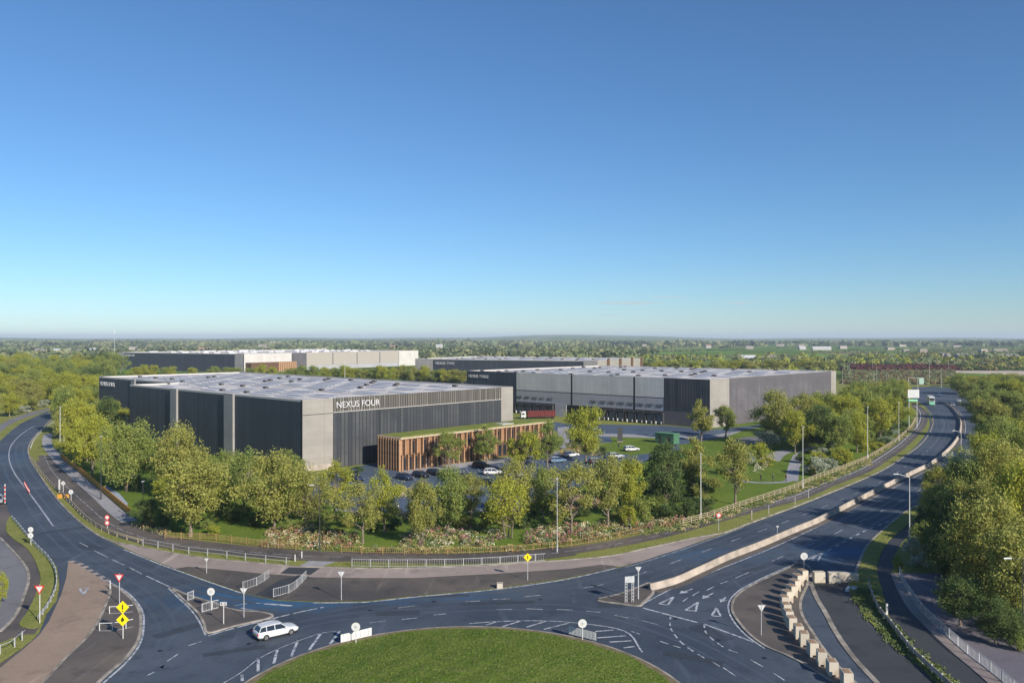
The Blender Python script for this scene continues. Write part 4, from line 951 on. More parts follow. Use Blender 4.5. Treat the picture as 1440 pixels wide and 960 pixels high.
def fill(n_, poly, kinds, cols, hr, wr_, where, group):
    pp = px(poly); xs = [p.x for p in pp]; ys = [p.y for p in pp]; k = 0; t_ = 0; got = []
    while k < n_ and t_ < 5000:
        t_ += 1; x, y = rnd.uniform(min(xs), max(xs)), rnd.uniform(min(ys), max(ys)); c_ = False; j = len(pp) - 1
        for i in range(len(pp)):
            if (pp[i].y > y) != (pp[j].y > y) and x < (pp[j].x - pp[i].x) * (y - pp[i].y) / (pp[j].y - pp[i].y) + pp[i].x: c_ = not c_
            j = i
        if c_ and all(math.hypot(x - a, y - b) > 2.4 for a, b in got): got.append((x, y)); k += 1
    got.sort(key=lambda g_: g_[0] / g_[1])
    for i, (x, y) in enumerate(got):
        col = rnd.choice(cols)
        tree(rnd.choice(kinds), 0, 0, 0, 0, col, f'{CW[col]} shrub, {ORD[i]} from left {where}', name='shrub', group=group, at=Vector((x, y, 0)), hgt=rnd.uniform(*hr), wm=rnd.uniform(*wr_))
fill(20, [(285, 745), (300, 715), (400, 705), (500, 722), (560, 727), (560, 748), (400, 745)], ['bush'], ['dark', 'green', 'olive', 'green'], (1.2, 2.4), (2.5, 5), 'among the trees left of the crossing', 'undergrowth shrubs in the park')
fill(22, [(570, 745), (580, 728), (700, 722), (760, 715), (860, 705), (910, 715), (890, 738), (760, 748)], ['bush'], ['dark', 'olive', 'green', 'yellow'], (1.3, 3.0), (2.2, 4.6), 'among the middle park trees', 'undergrowth shrubs in the park')
fill(18, [(895, 735), (910, 690), (960, 660), (1030, 650), (1060, 640), (1040, 668), (1010, 690), (1000, 722)], ['bush'], ['dark', 'green', 'olive'], (1.8, 4.2), (3, 6), 'between the darkest tree and the mown slope', 'undergrowth shrubs in the park')
fill(20, [(1130, 672), (1150, 640), (1200, 622), (1262, 600), (1278, 594), (1255, 622), (1205, 650)], ['bush'], ['dark', 'green', 'yellow', 'pale', 'dark'], (1.8, 4), (3, 6), 'under the roadside wood', 'undergrowth shrubs in the park')
fill(16, [(1330, 815), (1345, 800), (1440, 850), (1470, 900), (1450, 908), (1390, 868)], ['bush'], ['dark', 'green', 'dark'], (1.6, 3.4), (2.8, 5), 'under the right-hand wood', 'undergrowth shrubs of the right wood')
fill(14, [(1290, 775), (1300, 735), (1340, 700), (1360, 690), (1340, 740), (1320, 790)], ['bush'], ['dark', 'green', 'olive'], (1.6, 3.6), (2.8, 5), 'along the road edge of the right-hand wood', 'undergrowth shrubs of the right wood')
# shrubs as single plants
def shrub(x, y, top, wd, col, label, g_='shrubs of the business park'):
    return tree('bush', x, y, top, wd, col, label, name='shrub', group=g_)
for (x, y, tp, wd, col, lab) in [
 (1148, 668, 643, 48, 'pale', 'large white-flowering shrub beside the garden path and the slim pole'),
 (1165, 661, 644, 34, 'pale', 'white-flowering shrub right of the slim pole'),
 (1126, 650, 636, 20, 'dark', 'round dark shrub at the head of the garden path'),
 (1186, 654, 630, 34, 'yellow', 'yellow bush at the roadside fence under the wood'),
 (1172, 634, 614, 30, 'pale', 'pale blossoming bush behind the large white one'),
 (1145, 622, 602, 36, 'pale', 'grey white bush in the shade of the wood'),
 (1075, 630, 606, 40, 'pale', 'silvery bush left of the garden path top'),
 (1078, 655, 643, 30, 'yellow', 'low bright bush on the mown slope'),
 (1068, 645, 622, 34, 'yellow', 'yellowish bush between the lone tree and the path'),
 (1104, 618, 600, 34, 'pale', 'pale bush below the mauve wall'),
 (1052, 652, 636, 26, 'pale', 'white-blooming bush on the slope above the walkers'),
 (990, 724, 700, 46, 'dark', 'dark green spreading shrub by the white pole'),
 (962, 728, 698, 46, 'dark', 'broad dark shrub in the shady hollow'),
 (935, 730, 710, 40, 'dark', 'dark shrub under the darkest tree'),
 (905, 735, 700, 42, 'green', 'leafy shrub at the foot of the bushy yellow green tree'),
 (885, 742, 712, 34, 'yellow', 'yellow green shrub above the pink bed'),
 (863, 733, 719, 15, 'green', 'clipped ball shrub beside the silver-trunked tree'),
 (945, 700, 676, 40, 'dark', 'dark shrub behind the darkest tree'),
 (990, 700, 680, 34, 'green', 'shrub behind the white pole'),
 (622, 720, 702, 40, 'dark', 'dark shrub clump under the full tree'),
 (652, 722, 704, 36, 'dark', 'dark shrub right of the full tree'),
 (455, 752, 730, 36, 'dark', 'dark shrub behind the street lamp'),
 (360, 738, 722, 40, 'dark', 'dark shrub in the shade left of the street lamp'),
 (410, 748, 728, 40, 'green', 'green shrub at the back of the corner bed'),
 (330, 732, 718, 30, 'dark', 'dark shrub below the open-crowned tree'),
 (228, 744, 722, 34, 'dark', 'dark shrub at the foot of the big spreading tree'),
 (300, 752, 738, 28, 'yellow', 'yellow shrub growing through the picket fence'),
 (192, 690, 668, 26, 'dark', 'dark shrub beside the little white wall'),
 (1290, 796, 754, 46, 'pale', 'white-blossoming bush at the corner of the plaza'),
 (1262, 800, 782, 20, 'green', 'small weed bush at the verge corner'),
 (1330, 812, 786, 34, 'dark', 'dark low bush along the plaza edge'),
 (1366, 848, 815, 40, 'dark', 'dark low bush behind the plaza rails'),
 (1405, 890, 868, 36, 'green', 'green low bush in front of the timber rails'),
 (1430, 915, 888, 30, 'green', 'green low bush at the picture edge'),
 (0, 852, 806, 22, 'yellow', 'yellow bush at the left picture edge'),
 (13, 582, 568, 16, 'dark', 'dark conifer-like bush at the edge of the left wood'),
 (35, 580, 570, 22, 'pale', 'pale bush along the left wood verge'),
 (60, 572, 562, 22, 'pale', 'pale bush where the left wood meets the road'),
 (500, 668, 655, 26, 'dark', 'dark bush between the warehouse wall and the car park'),
 (805, 632, 622, 22, 'olive', 'low brownish bush before the service yard'),
 (848, 640, 628, 18, 'dark', 'dark bush left of the totem'),
]: shrub(x, y, tp, wd, col, lab)

# flower beds: low mixed planting nobody could count
def flower_bed(name, pts, n_, cols, h0=.35, h1=1.1, size=.20, seed=1):
    rg = random.Random(seed); poly = px(pts)
    xs = [p.x for p in poly]; ys = [p.y for p in poly]
    def inside(x, y):
        c_ = False; j = len(poly) - 1
        for i in range(len(poly)):
            if (poly[i].y > y) != (poly[j].y > y) and x < (poly[j].x - poly[i].x) * (y - poly[i].y) / (poly[j].y - poly[i].y) + poly[i].x: c_ = not c_
            j = i
        return c_
    mounds = []; t_ = 0
    while len(mounds) < n_ and t_ < n_ * 40:
        t_ += 1; x, y = rg.uniform(min(xs), max(xs)), rg.uniform(min(ys), max(ys))
        if inside(x, y): mounds.append((x, y, rg.choice(cols), rg.uniform(h0, h1)))
    mb = MB(); mats = sorted(set(cols) | {'leafy'}); 
    for x, y, c_, hh in mounds:
        rr_ = rg.uniform(.45, .95)
        for k in range(64):
            a = rg.uniform(0, 6.28); e = rg.uniform(0, 1.5); p = Vector((x + math.cos(a) * math.cos(e) * rr_, y + math.sin(a) * math.cos(e) * rr_, .05 + math.sin(e) * hh * rg.uniform(.7, 1.1)))
            d = Vector((rg.gauss(0, 1), rg.gauss(0, 1), rg.gauss(0, .6) + .5)).normalized(); t = d.orthogonal().normalized() * size * rg.uniform(.5, 1.2); b = d.cross(t)
            mb.face([p - t * .5, p - b * .4, p + t * .5, p + b * .4], mats.index(c_ if rg.random() < .68 else 'leafy'))
    o = mb.build(name, [FM[c_] for c_ in mats]); o['kind'] = 'stuff'; return o
FM = {'leafy': mat('bed leaves', (.12, .16, .05), .9), 'pink': mat('pink flowers', (.48, .20, .20), .9), 'mauve': mat('mauve flowers', (.30, .12, .20), .9), 'straw': mat('straw grasses', (.52, .42, .22), .9), 'cream': mat('cream flowers', (.62, .58, .44), .9),
      'sage': mat('sage leaves', (.16, .20, .10), .9), 'rust': mat('rust grasses', (.28, .15, .08), .9), 'lime': mat('lime leaves', (.22, .26, .05), .9)}
mix_a = ['straw', 'straw', 'pink', 'rust', 'sage', 'lime', 'cream', 'rust']; mix_b = ['pink', 'mauve', 'cream', 'sage', 'straw', 'sage', 'lime']
flower_bed('flower_bed', [(365, 768), (380, 748), (430, 742), (500, 752), (505, 774), (440, 772)], 250, mix_a, seed=2)
flower_bed('flower_bed', [(560, 758), (600, 742), (700, 745), (712, 757), (690, 768), (570, 769)], 190, mix_b, seed=3)
flower_bed('flower_bed', [(500, 772), (560, 769), (740, 771), (740, 775), (600, 778), (505, 777)], 110, ['rust', 'lime', 'straw', 'sage'], .2, .6, seed=4)
flower_bed('flower_bed', [(735, 758), (760, 742), (880, 735), (960, 730), (985, 728), (900, 750), (830, 762), (745, 770)], 330, mix_b + mix_a, seed=5)
flower_bed('flower_bed', [(730, 718), (780, 702), (850, 700), (850, 715), (780, 722)], 210, ['pink', 'cream', 'pink', 'straw', 'sage'], seed=6)
flower_bed('flower_bed', [(545, 724), (600, 723), (640, 726), (620, 732), (550, 731)], 90, ['straw', 'rust', 'cream'], seed=7)
flower_bed('flower_bed', [(535, 700), (545, 686), (590, 690), (585, 700)], 70, ['cream', 'straw'], seed=8)
flower_bed('flower_bed', [(785, 640), (800, 628), (855, 632), (840, 642)], 110, ['rust', 'straw', 'sage'], seed=9)
flower_bed('flower_bed', [(700, 690), (760, 664), (830, 660), (860, 652), (850, 668), (760, 690)], 170, ['lime', 'sage', 'straw'], seed=10)
flower_bed('verge_grasses', [(900, 752), (960, 738), (1034, 716), (1073, 704), (1112, 691), (1177, 665), (1219, 648), (1225, 652), (1177, 672), (1112, 697), (1034, 724), (960, 746)], 420, ['straw', 'straw', 'lime', 'leafy', 'sage'], .1, .35, seed=11)
flower_bed('flower_bed', [(1140, 690), (1200, 655), (1240, 630), (1280, 600), (1285, 606), (1240, 637), (1170, 676)], 260, ['straw', 'lime', 'sage'], .2, .6, seed=12)
flower_bed('flower_bed', [(1060, 668), (1068, 645), (1090, 640), (1085, 655)], 50, ['cream', 'straw', 'lime'], seed=13)
flower_bed('weeds', [(1196, 826), (1222, 832), (1240, 862), (1290, 915), (1345, 962), (1335, 968), (1269, 916), (1218, 868)], 170, ['leafy', 'leafy', 'sage', 'leafy'], .08, .28, seed=14)
flower_bed('weeds', [(200, 735), (240, 745), (232, 752), (186, 738)], 60, ['rust', 'sage', 'straw'], .2, .9, seed=15)

# distant country: hedges, copses, scattered far trees as masses
def far_mass(name, items, mats_, seed):
    """items: (x, y, height, radius); each a loose clump of leaf blades"""
    rg = np.random.default_rng(seed); Q = []; MI = []
    for (x, y, h, r_) in items:
        k = int(min(90, max(10, 60 * (800 / y) ** .6)))
        d = rg.normal(size=(k, 3)); d /= np.linalg.norm(d, axis=1)[:, None]; d[:, 2] = np.abs(d[:, 2]) * 1.0
        p = np.array([x, y, h * .25]) + d * np.array([r_, r_, h * .75]) * rg.uniform(.6, 1, (k, 1))
        nrm = d + rg.normal(size=(k, 3)) * .6; nrm /= np.linalg.norm(nrm, axis=1)[:, None]
        t = np.cross(nrm, rg.normal(size=(k, 3))); t /= np.linalg.norm(t, axis=1)[:, None]; b = np.cross(nrm, t); s_ = (max(h, r_) * .42 * rg.uniform(.5, 1.3, k))[:, None]
        Q.append(np.stack([p - t * s_ * .5, p - b * s_ * .4, p + t * s_ * .5, p + b * s_ * .4], 1).reshape(-1, 3)); MI.append(np.full(k, rg.integers(0, len(mats_))))
    q = np.concatenate(Q); mi = np.concatenate(MI); k = len(mi)
    me = bpy.data.meshes.new(name); me.vertices.add(k * 4); me.vertices.foreach_set('co', q.ravel()); me.loops.add(k * 4); me.loops.foreach_set('vertex_index', np.arange(k * 4)); me.polygons.add(k)
    me.polygons.foreach_set('loop_start', np.arange(0, k * 4, 4)); me.polygons.foreach_set('material_index', mi.astype(np.int32)); me.update(calc_edges=True)
    for m_ in mats_: me.materials.append(m_)
    o = bpy.data.objects.new(name, me); C.objects.link(o); o['kind'] = 'stuff'; return o
rg = random.Random(21)
def fx(Y, lo=-100, hi=1540): return (rg.uniform(lo, hi) - CX) / F * Y
fl = [leaf_mat('far olive trees', ((.20, .22, .10), (.25, .26, .12), (.29, .28, .15)), .2), leaf_mat('far green trees', ((.15, .20, .08), (.19, .23, .10), (.23, .25, .12)), .2), leaf_mat('far dark trees', ((.06, .09, .045), (.08, .11, .055), (.11, .13, .06)), .2)]
it = []
for k in range(2600):      # woods and hedges from 1.2 km outwards
    Y = 1150 * (1 / (1 - rg.random() * .86)) ; x = fx(Y)
    if math.sin(x * .0016 + Y * .0011) + math.sin(x * .004 - Y * .0025) * .8 + rg.uniform(-.6, .6) > (.15 if x / Y < .15 or Y > 2300 else 1.0): it.append((x, Y, rg.uniform(7, 13), rg.uniform(8, 22)))
far_mass('far_woods', it, fl, 1)
it = []
for k in range(64):        # hedgerows
    Y = rg.uniform(900, 2600); x0 = fx(Y); L_ = rg.uniform(80, 420)
    for q in range(int(L_ / 9)): it.append((x0 + q * 9, Y + q * rg.uniform(-.3, .5), rg.uniform(2.5, 5.5), rg.uniform(4, 6)))
far_mass('hedgerows', it, fl, 2)
it = []
for k in range(240): Y = rg.uniform(620, 1100); it.append((fx(Y, 590, 1190), Y, rg.uniform(5, 9), rg.uniform(4, 7)))
for k in range(200): Y = rg.uniform(900, 1300); it.append((fx(Y, 900, 1540), Y, rg.uniform(5, 10), rg.uniform(5, 9)))
far_mass('scattered_trees', it, [LF['olive'], fl[1], LF['yellow'], fl[0]], 3)
it = []
for k in range(1700): Y = 3000 + 9000 * rg.random() ** 1.3; it.append((fx(Y), Y, rg.uniform(10, 16), rg.uniform(25, 70)))
ob = far_mass('distant_woods', [(x, Y, h + hz(math.atan2(x, Y + 60), Y), r_) if False else (x, Y, h, r_) for x, Y, h, r_ in it if Y < 5200], fl, 4)
it = []
for k in range(900): a = P(rg.uniform(1186, 1342), 521.5 + 19 * rg.random() ** 1.2); it.append((a.x, a.y, rg.uniform(.8, 2.2), rg.uniform(1.5, 3.5)))
M['scrub'] = mat('brown scrub leaves', (.16, .12, .06), .95)
far_mass('scrub', it, [M['scrub'], FM['sage'], M['scrub'], fl[0]], 5)
it = []
for k in range(500): a = P(rg.uniform(1182, 1342), rg.uniform(514.5, 520.5)); it.append((a.x, a.y, rg.uniform(1.8, 3.4), rg.uniform(3, 6)))
far_mass('maroon_shrubs', it, [M['maroon']], 6)
it = []
for k in range(260): a = P(rg.uniform(1350, 1470), rg.uniform(506, 520)); it.append((a.x, a.y, rg.uniform(2, 5), rg.uniform(4, 8)))
for k in range(90): a = P(rg.uniform(1283, 1318), rg.uniform(502, 505)); it.append((a.x, a.y, rg.uniform(6, 9), rg.uniform(6, 10)))
far_mass('copse', it, [LF['dark'], LF['olive'], M['scrub']], 7)

# far houses and sheds
M['town'] = mat('distant town walls', (.42, .38, .34), .9, (.28, .22, .19), .02, coord='World')
tw = MB()
for k in range(110):
    Y = 1500 + 3800 * rg.random() ** 1.2; x = fx(Y)
    if math.sin(x * .003 + Y * .002) + rg.uniform(-.7, .7) > .2: tw.box((x, Y, 4), (rg.uniform(8, 30), 10, rg.uniform(6, 10)), rg.uniform(-.3, .3), taper=.9)
o = tw.build('distant_town', M['town']); o['kind'] = 'stuff'
M['render'] = mat('white render', (.44, .42, .40), .8); M['tile'] = mat('grey roof tile', (.20, .18, .18), .8); M['clay'] = mat('clay tile', (.34, .20, .15), .8)
def house(x, y, wpx, h, label, roof='tile', cat='house', nm='house', depth=9, rz=0):
    p = P(x, y); wd = wpx * p.y / F
    o = thing(nm, label, cat, (p.x, p.y, 0), rz, 'far houses' if cat == 'house' else 'far sheds')
    MB().box((0, 0, h / 2), (wd, depth, h)).build('wall', M['render'], o)
    r_ = MB(); a = wd / 2 + .3; b = depth / 2 + .4; t = h + depth * .32
    r_.face([(-a, -b, h), (a, -b, h), (a, 0, t), (-a, 0, t)]); r_.face([(a, b, h), (-a, b, h), (-a, 0, t), (a, 0, t)]); r_.face([(-a, b, h), (-a, -b, h), (-a, 0, t)]); r_.face([(a, -b, h), (a, b, h), (a, 0, t)]); r_.face([(-a, -b, h), (-a, b, h), (a, b, h), (a, -b, h)])
    r_.build('roof', M[roof], o)
    wn_ = MB().box((0, 0, 0), (1.3, .12, 1.3)).build('window', M['glass'], mesh_only=True)
    for k in range(3 if cat == 'house' else 0): part('window', wn_, o, ((k - 1) * wd * .3, -depth / 2 - .04, h * .6))
    return o
for i in range(17):
    house(1326 + i * 6.9 + rnd.uniform(-.5, .5), 503.5 + (i % 2) * .6 + i * .12, 5.0, 5.5, f'{ORD[i]} white house from left in the far terrace beyond the carriageway', 'tile')
for i, (x, y, wd, h, lab, rf) in enumerate([
 (1155, 492, 26, 5, 'long low white shed beyond the dark treeline right of the dock building', 'sky_light'), (1128, 491.5, 9, 5, 'short white shed left of the long low white one', 'sky_light'),
 (618, 490.5, 9, 9, 'tall white barn beyond the far centre warehouse', 'sky_light'), (553, 490, 10, 6, 'pale barn behind the cream walled warehouse', 'clay'),
 (387, 484, 16, 9, 'very distant white hall left of centre', 'sky_light'), (130, 495, 9, 5, 'small white shed right of the row beyond the left wood', 'sky_light'), (148, 495.5, 14, 5, 'beige roofed barn by the mast', 'clay'),
 (96, 496, 5, 5, 'tiny white shed above the middle of the left wood', 'sky_light'), (80, 496, 8, 5, 'low pale shed above the left wood', 'sky_light'), (112, 496, 5, 5, 'white cottage above the left wood, beside the green field', 'tile'),
 (58, 495, 5, 5, 'leftmost white cottage above the left wood', 'tile'), (290, 494, 20, 5, 'sandy barn over the dark far warehouse wall', 'clay'), (996, 489, 7, 6, 'cottage with clay roof above the hedge line', 'clay'),
 (1050, 507, 24, 4, 'long pale shed just over the hedge behind the dock building', 'sky_light'), (1085, 507, 12, 4, 'pale hut right of the long shed behind the hedge', 'tile')]):
    house(x, y, wd, h, lab, rf if rf in M else 'tile', 'shed', 'shed', 12)

# ------------------------------------------------------------ fences, railings, guard rails
def fence(name, label, pts, post_h, post_sp, rails, m, infill=None, post_w=.1, cat='fence', rail_w=.05, rail_h=.07, solid=False, post_m=None):
    pl = px(pts); pl = smooth(pl, 5) if len(pl) > 2 else pl
    o = thing(name, label, cat, (pl[0].x, pl[0].y, 0)); base = pl[0]; rel = [p - base for p in pl]
    ps = resample(rel, post_sp)
    pm = MB().box((0, 0, post_h / 2), (post_w, post_w, post_h)).build('post', post_m or m, mesh_only=True)
    pos = ps if len(ps) <= 100 else None
    if pos:
        for i, p in enumerate(ps):
            d = ps[min(i + 1, len(ps) - 1)] - ps[max(i - 1, 0)]; part('post', pm, o, (p.x, p.y, 0), math.atan2(d.y, d.x))
    else:
        mb = MB()
        for p in ps: mb.box((p.x, p.y, post_h / 2), (post_w, post_w, post_h))
        q = mb.build('post', m, o); q['kind'] = 'stuff'
    fine = resample(rel, 1.2) + [rel[-1]]
    for z_ in rails:
        MB().ribbon(fine, rail_w, z_ + rail_h / 2, z_ - rail_h / 2).build('rail', m, o)
    if solid:
        MB().ribbon(offset(fine, .05), .04, post_h * .97, .08).build('boards', m, o)
    if infill:
        mb = MB()
        for p in resample(rel, infill[0]): mb.box((p.x, p.y, (rails[0] + rails[-1]) / 2), (infill[1], infill[1], rails[-1] - rails[0] + infill[2]))
        mb.build('pickets', m, o)
    return o
fence('timber_fence', 'orange close-boarded fence running beside the footway at the left bend', [(85, 643), (97, 653), (115, 667), (140, 688), (162, 707), (183, 725)], 1.35, 2.4, [.3, 1.25], M['orange'], solid=True)
fence('timber_fence', 'ochre picket fence from the big spreading tree to the corner bed', [(232, 757), (262, 759), (286, 759), (339, 765), (370, 769), (400, 772), (425, 774)], 1.25, 3.0, [.3, 1.0], M['timber'], (.26, .04, .25), rail_h=.05, rail_w=.03)
fence('timber_fence', 'long ochre picket fence in front of the flower beds along the park', [(480, 777), (507, 778.5), (560, 779.5), (630, 779.5), (700, 777), (753, 774), (790, 770), (820, 766), (860, 759), (900, 750)], 1.2, 3.2, [.3, 1.0], M['timber'], (.30, .035, .2), rail_h=.04, rail_w=.03)
fence('timber_fence', 'pale post-and-rail fence on the grassy slope along the cycle track', [(960, 739), (996, 729), (1034, 716), (1073, 703), (1112, 690), (1146, 675), (1177, 664), (1219, 646.5), (1240, 634.5), (1263, 619), (1280, 603), (1288, 590)], 1.25, 2.5, [.5, .85, 1.15], M['cream'], post_w=.14)
fence('guard_rail', 'galvanised crash barrier beside the left road, leading into the bend', [(44, 645), (56, 663), (67, 677), (83, 693), (103, 712), (119, 729), (139, 743), (161, 753), (180, 759), (199, 764)], .75, 3.2, [.6], M['cream'], rail_h=.32, rail_w=.08, post_w=.12, cat='barrier')
fence('guard_rail', 'short crash barrier on the verge before the far end of the left bend', [(43, 631), (47, 621), (55, 611), (66, 601), (75, 594)], .75, 3.2, [.6], M['steel'], rail_h=.28, rail_w=.08, cat='barrier')
fence('railing', 'thin post-and-rail railing between the footpath and the pink paving', [(201, 767), (234, 773), (260, 778), (286, 781), (315, 784), (345, 788), (365, 790), (394, 793), (409, 794.5)], 1.1, 3.4, [.55, 1.05], M['steel'], cat='railing', post_w=.09, rail_w=.04, rail_h=.045)
fence('railing', 'long white pedestrian railing along the verge right of the crossing', [(495, 796.5), (560, 797.5), (640, 796.5), (700, 793.5), (767, 788.5)], 1.15, 2.6, [.15, 1.1], M['steel'], (.34, .022, 0), cat='railing', post_w=.08, rail_w=.04, rail_h=.045)
fence('railing', 'white pedestrian railing on the left of the tarmac crossing', [(341.5, 830), (361, 823.5), (379, 812)], 1.15, 2.2, [.15, 1.1], M['steel'], (.24, .026, 0), cat='railing', post_w=.08, rail_w=.04, rail_h=.045)
fence('railing', 'white pedestrian railing on the right of the tarmac crossing', [(384.5, 840), (407.5, 833.5), (431, 813.5)], 1.15, 2.2, [.15, 1.1], M['steel'], (.24, .026, 0), cat='railing', post_w=.08, rail_w=.04, rail_h=.045)
fence('railing', 'tiny two-post railing on the tip of the splitter island', [(264, 845), (273, 842)], 1.1, .8, [.15, 1.05], M['steel'], (.2, .03, 0), cat='railing')
fence('railing', 'white railing behind the round sign on the splitter island', [(284, 861.5), (296, 858), (307, 855.5)], 1.1, 1.3, [.15, 1.05], M['steel'], (.2, .025, 0), cat='railing')
fence('railing', 'bare white rail frame behind the upper yellow diamond sign', [(154, 863.5), (171, 862.5), (187, 861)], .95, 1.3, [.1, .9], M['white'], cat='railing', post_w=.07, rail_h=.06)
fence('railing', 'bare white rail frame just below the lower yellow diamond sign', [(140, 888), (158, 887.5), (183, 883.5), (187, 882)], 1.0, 1.35, [.1, .95], M['white'], cat='railing', post_w=.07, rail_h=.06)
fence('guard_rail', 'curved crash barrier enclosing the small left verge', [(17, 731), (25, 740), (38, 756), (52, 772), (66, 786), (75, 799), (79, 812), (79, 827), (74, 842), (64, 860), (53, 874)], .8, 2.4, [.55], M['steel'], rail_h=.36, rail_w=.07, cat='barrier')
fence('railing', 'low rail on the verge in the bottom left corner', [(0, 921), (17, 914), (26, 906), (35, 899)], 1.1, 1.9, [1.0], M['steel'], cat='railing', rail_h=.05)
fence('guard_rail', 'crash barrier with pale posts dividing the closed lane from the side road', [(1222, 826), (1228, 843), (1237, 862), (1252, 880), (1262, 893), (1279, 915), (1301, 937), (1326, 960), (1350, 982)], .85, 2.1, [.5], M['concrete'], rail_h=.55, rail_w=.05, cat='barrier', post_w=.13, post_m=M['white'])
fence('railing', 'long galvanised mesh railing along the plaza', [(1265, 808), (1271, 824), (1284, 844), (1296, 861), (1314, 879), (1335, 898), (1360, 920), (1388, 941), (1419, 967), (1440, 985)], 1.15, 2.2, [.1, 1.1], M['steel'], (.24, .028, 0), cat='railing')
fence('timber_rail', 'leaning timber rails at the back of the plaza', [(1331, 806), (1340, 820), (1347, 831), (1354, 838)], 1.2, 1.6, [.5, 1.0], M['timber'], cat='fence', rail_h=.12)
fence('timber_rail', 'two-bar timber fence at the right picture edge', [(1384, 868), (1395, 878), (1410, 890), (1428, 905), (1445, 920)], 1.35, 2.2, [.55, 1.2], M['timber'], cat='fence', rail_h=.1)

# ------------------------------------------------------------ street lamps and poles
def arm_dir(a): return Vector((math.cos(a), math.sin(a), 0))
def lamp(x, y, top, label, arms=(), col='white', r=.09, g_='street lamps', name='street_lamp', cat='street lamp'):
    p = P(x, y); h = (y - top) * p.y / F
    o = thing(name, label, cat, p, 0, g_)
    MB().tube((0, 0, 0), (0, 0, h), r, r * .6, 8).build('pole', M[col], o)
    MB().tube((0, 0, 0), (0, 0, 1.2), r * 1.6, r * 1.5, 8).build('base_sleeve', M[col], o)
    for (dx, rise) in arms:
        MB().tube((0, 0, h - .1), (dx * .8, 0, h + rise), r * .5, r * .45, 6).build('arm', M[col], o)
        s_ = 1 if dx > 0 else -1
        hd = MB(); hd.hexa([(dx * .75, -.14, h + rise - .07), (dx * .75 + s_ * .8, -.1, h + rise - .05), (dx * .75 + s_ * .8, .1, h + rise - .05), (dx * .75, .14, h + rise - .07)][::s_],
                [(dx * .75, -.12, h + rise + .08), (dx * .75 + s_ * .75, -.07, h + rise + .03), (dx * .75 + s_ * .75, .07, h + rise + .03), (dx * .75, .12, h + rise + .08)][::s_]); hd.build('lamp_head', M['steel'], o)
    if not arms:
        MB().box((0, 0, h + .06), (.32, .5, .12)).build('lamp_head', M['steel'], o)
    return o
lamp(1279, 757, 670, 'tall white street lamp with a long arm, between the right carriageway and the wood', [(-2.4, .45)])
lamp(1351.5, 640, 607, 'white street lamp with an arm at the outer side of the far bend', [(-2.2, .35)])
lamp(985.5, 730, 638, 'thick pale pole with a small top, left of the post-and-rail fence')
lamp(1129, 687, 600, 'slim white lamp post at the garden path')
lamp(1220, 646, 572, 'slim white lamp post in front of the yellow roadside trees')
lamp(1264, 620, 566, 'slim white lamp post at the end of the roadside trees, left of the direction sign')
lamp(783.5, 776, 673, 'thin grey lamp post at the picket fence in the middle of the park', col='steel', r=.07)
lamp(449.5, 774, 682, 'dark street lamp with one short arm beside the crossing', [(-1.1, .05)], 'darkmetal', .07)
lamp(142, 702, 614, 'black lamp post on the footway behind the orange fence', (), 'darkmetal')
lamp(201, 737, 677, 'short dark lamp post by the end of the orange fence', (), 'darkmetal', .07)
lamp(84.5, 645, 572, 'white lamp post at the upper end of the orange fence')
lamp(77, 603, 575, 'stout white post at the far end of the left bend', r=.18)
lamp(83.5, 692, 663, 'plain pale post by the crash barrier of the left road', r=.14, name='post', cat='post', g_=None) if False else None
lamp(1438, 905, 785, 'dark street lamp at the right picture edge with a flat head', [(-1.6, .05)], 'darkmetal', .07)
lamp(1323.5, 545, 517, 'tall cream lamp at the far junction, before the scrub')
for i, (x, y, t_) in enumerate([(1185, 540, 519), (1194, 528, 508), (1229, 540, 524), (1233, 540, 514), (1247, 541, 525), (1263, 543, 529), (1307, 536, 503), (1334, 521, 500), (1356, 516, 502), (1227, 520, 505)]):
    lamp(x, y, t_, f'{ORD[i if i < 7 else i - 7]} distant lamp from left in the {"near" if i < 7 else "far"} row round the maroon field', g_='distant lamps')
o = thing('mast', 'tall thin mast rising by the left end of the farthest warehouse', 'mast', P(161, 522))
MB().tube((0, 0, 0), (0, 0, 38), .35, .12, 6).build('pole', M['steel'], o); MB().tube((0, 0, 36.5), (0, 0, 39), .5, .1, 6).build('antenna', M['white'], o)
o = thing('mast', 'thin white mast standing before the cream walled far warehouse', 'mast', P(485, 545))
MB().tube((0, 0, 0), (0, 0, 17), .18, .1, 6).build('pole', M['white'], o)
MB().box((0, 0, 17.05), (.6, .3, .15)).build('lamp_head', M['steel'], o)

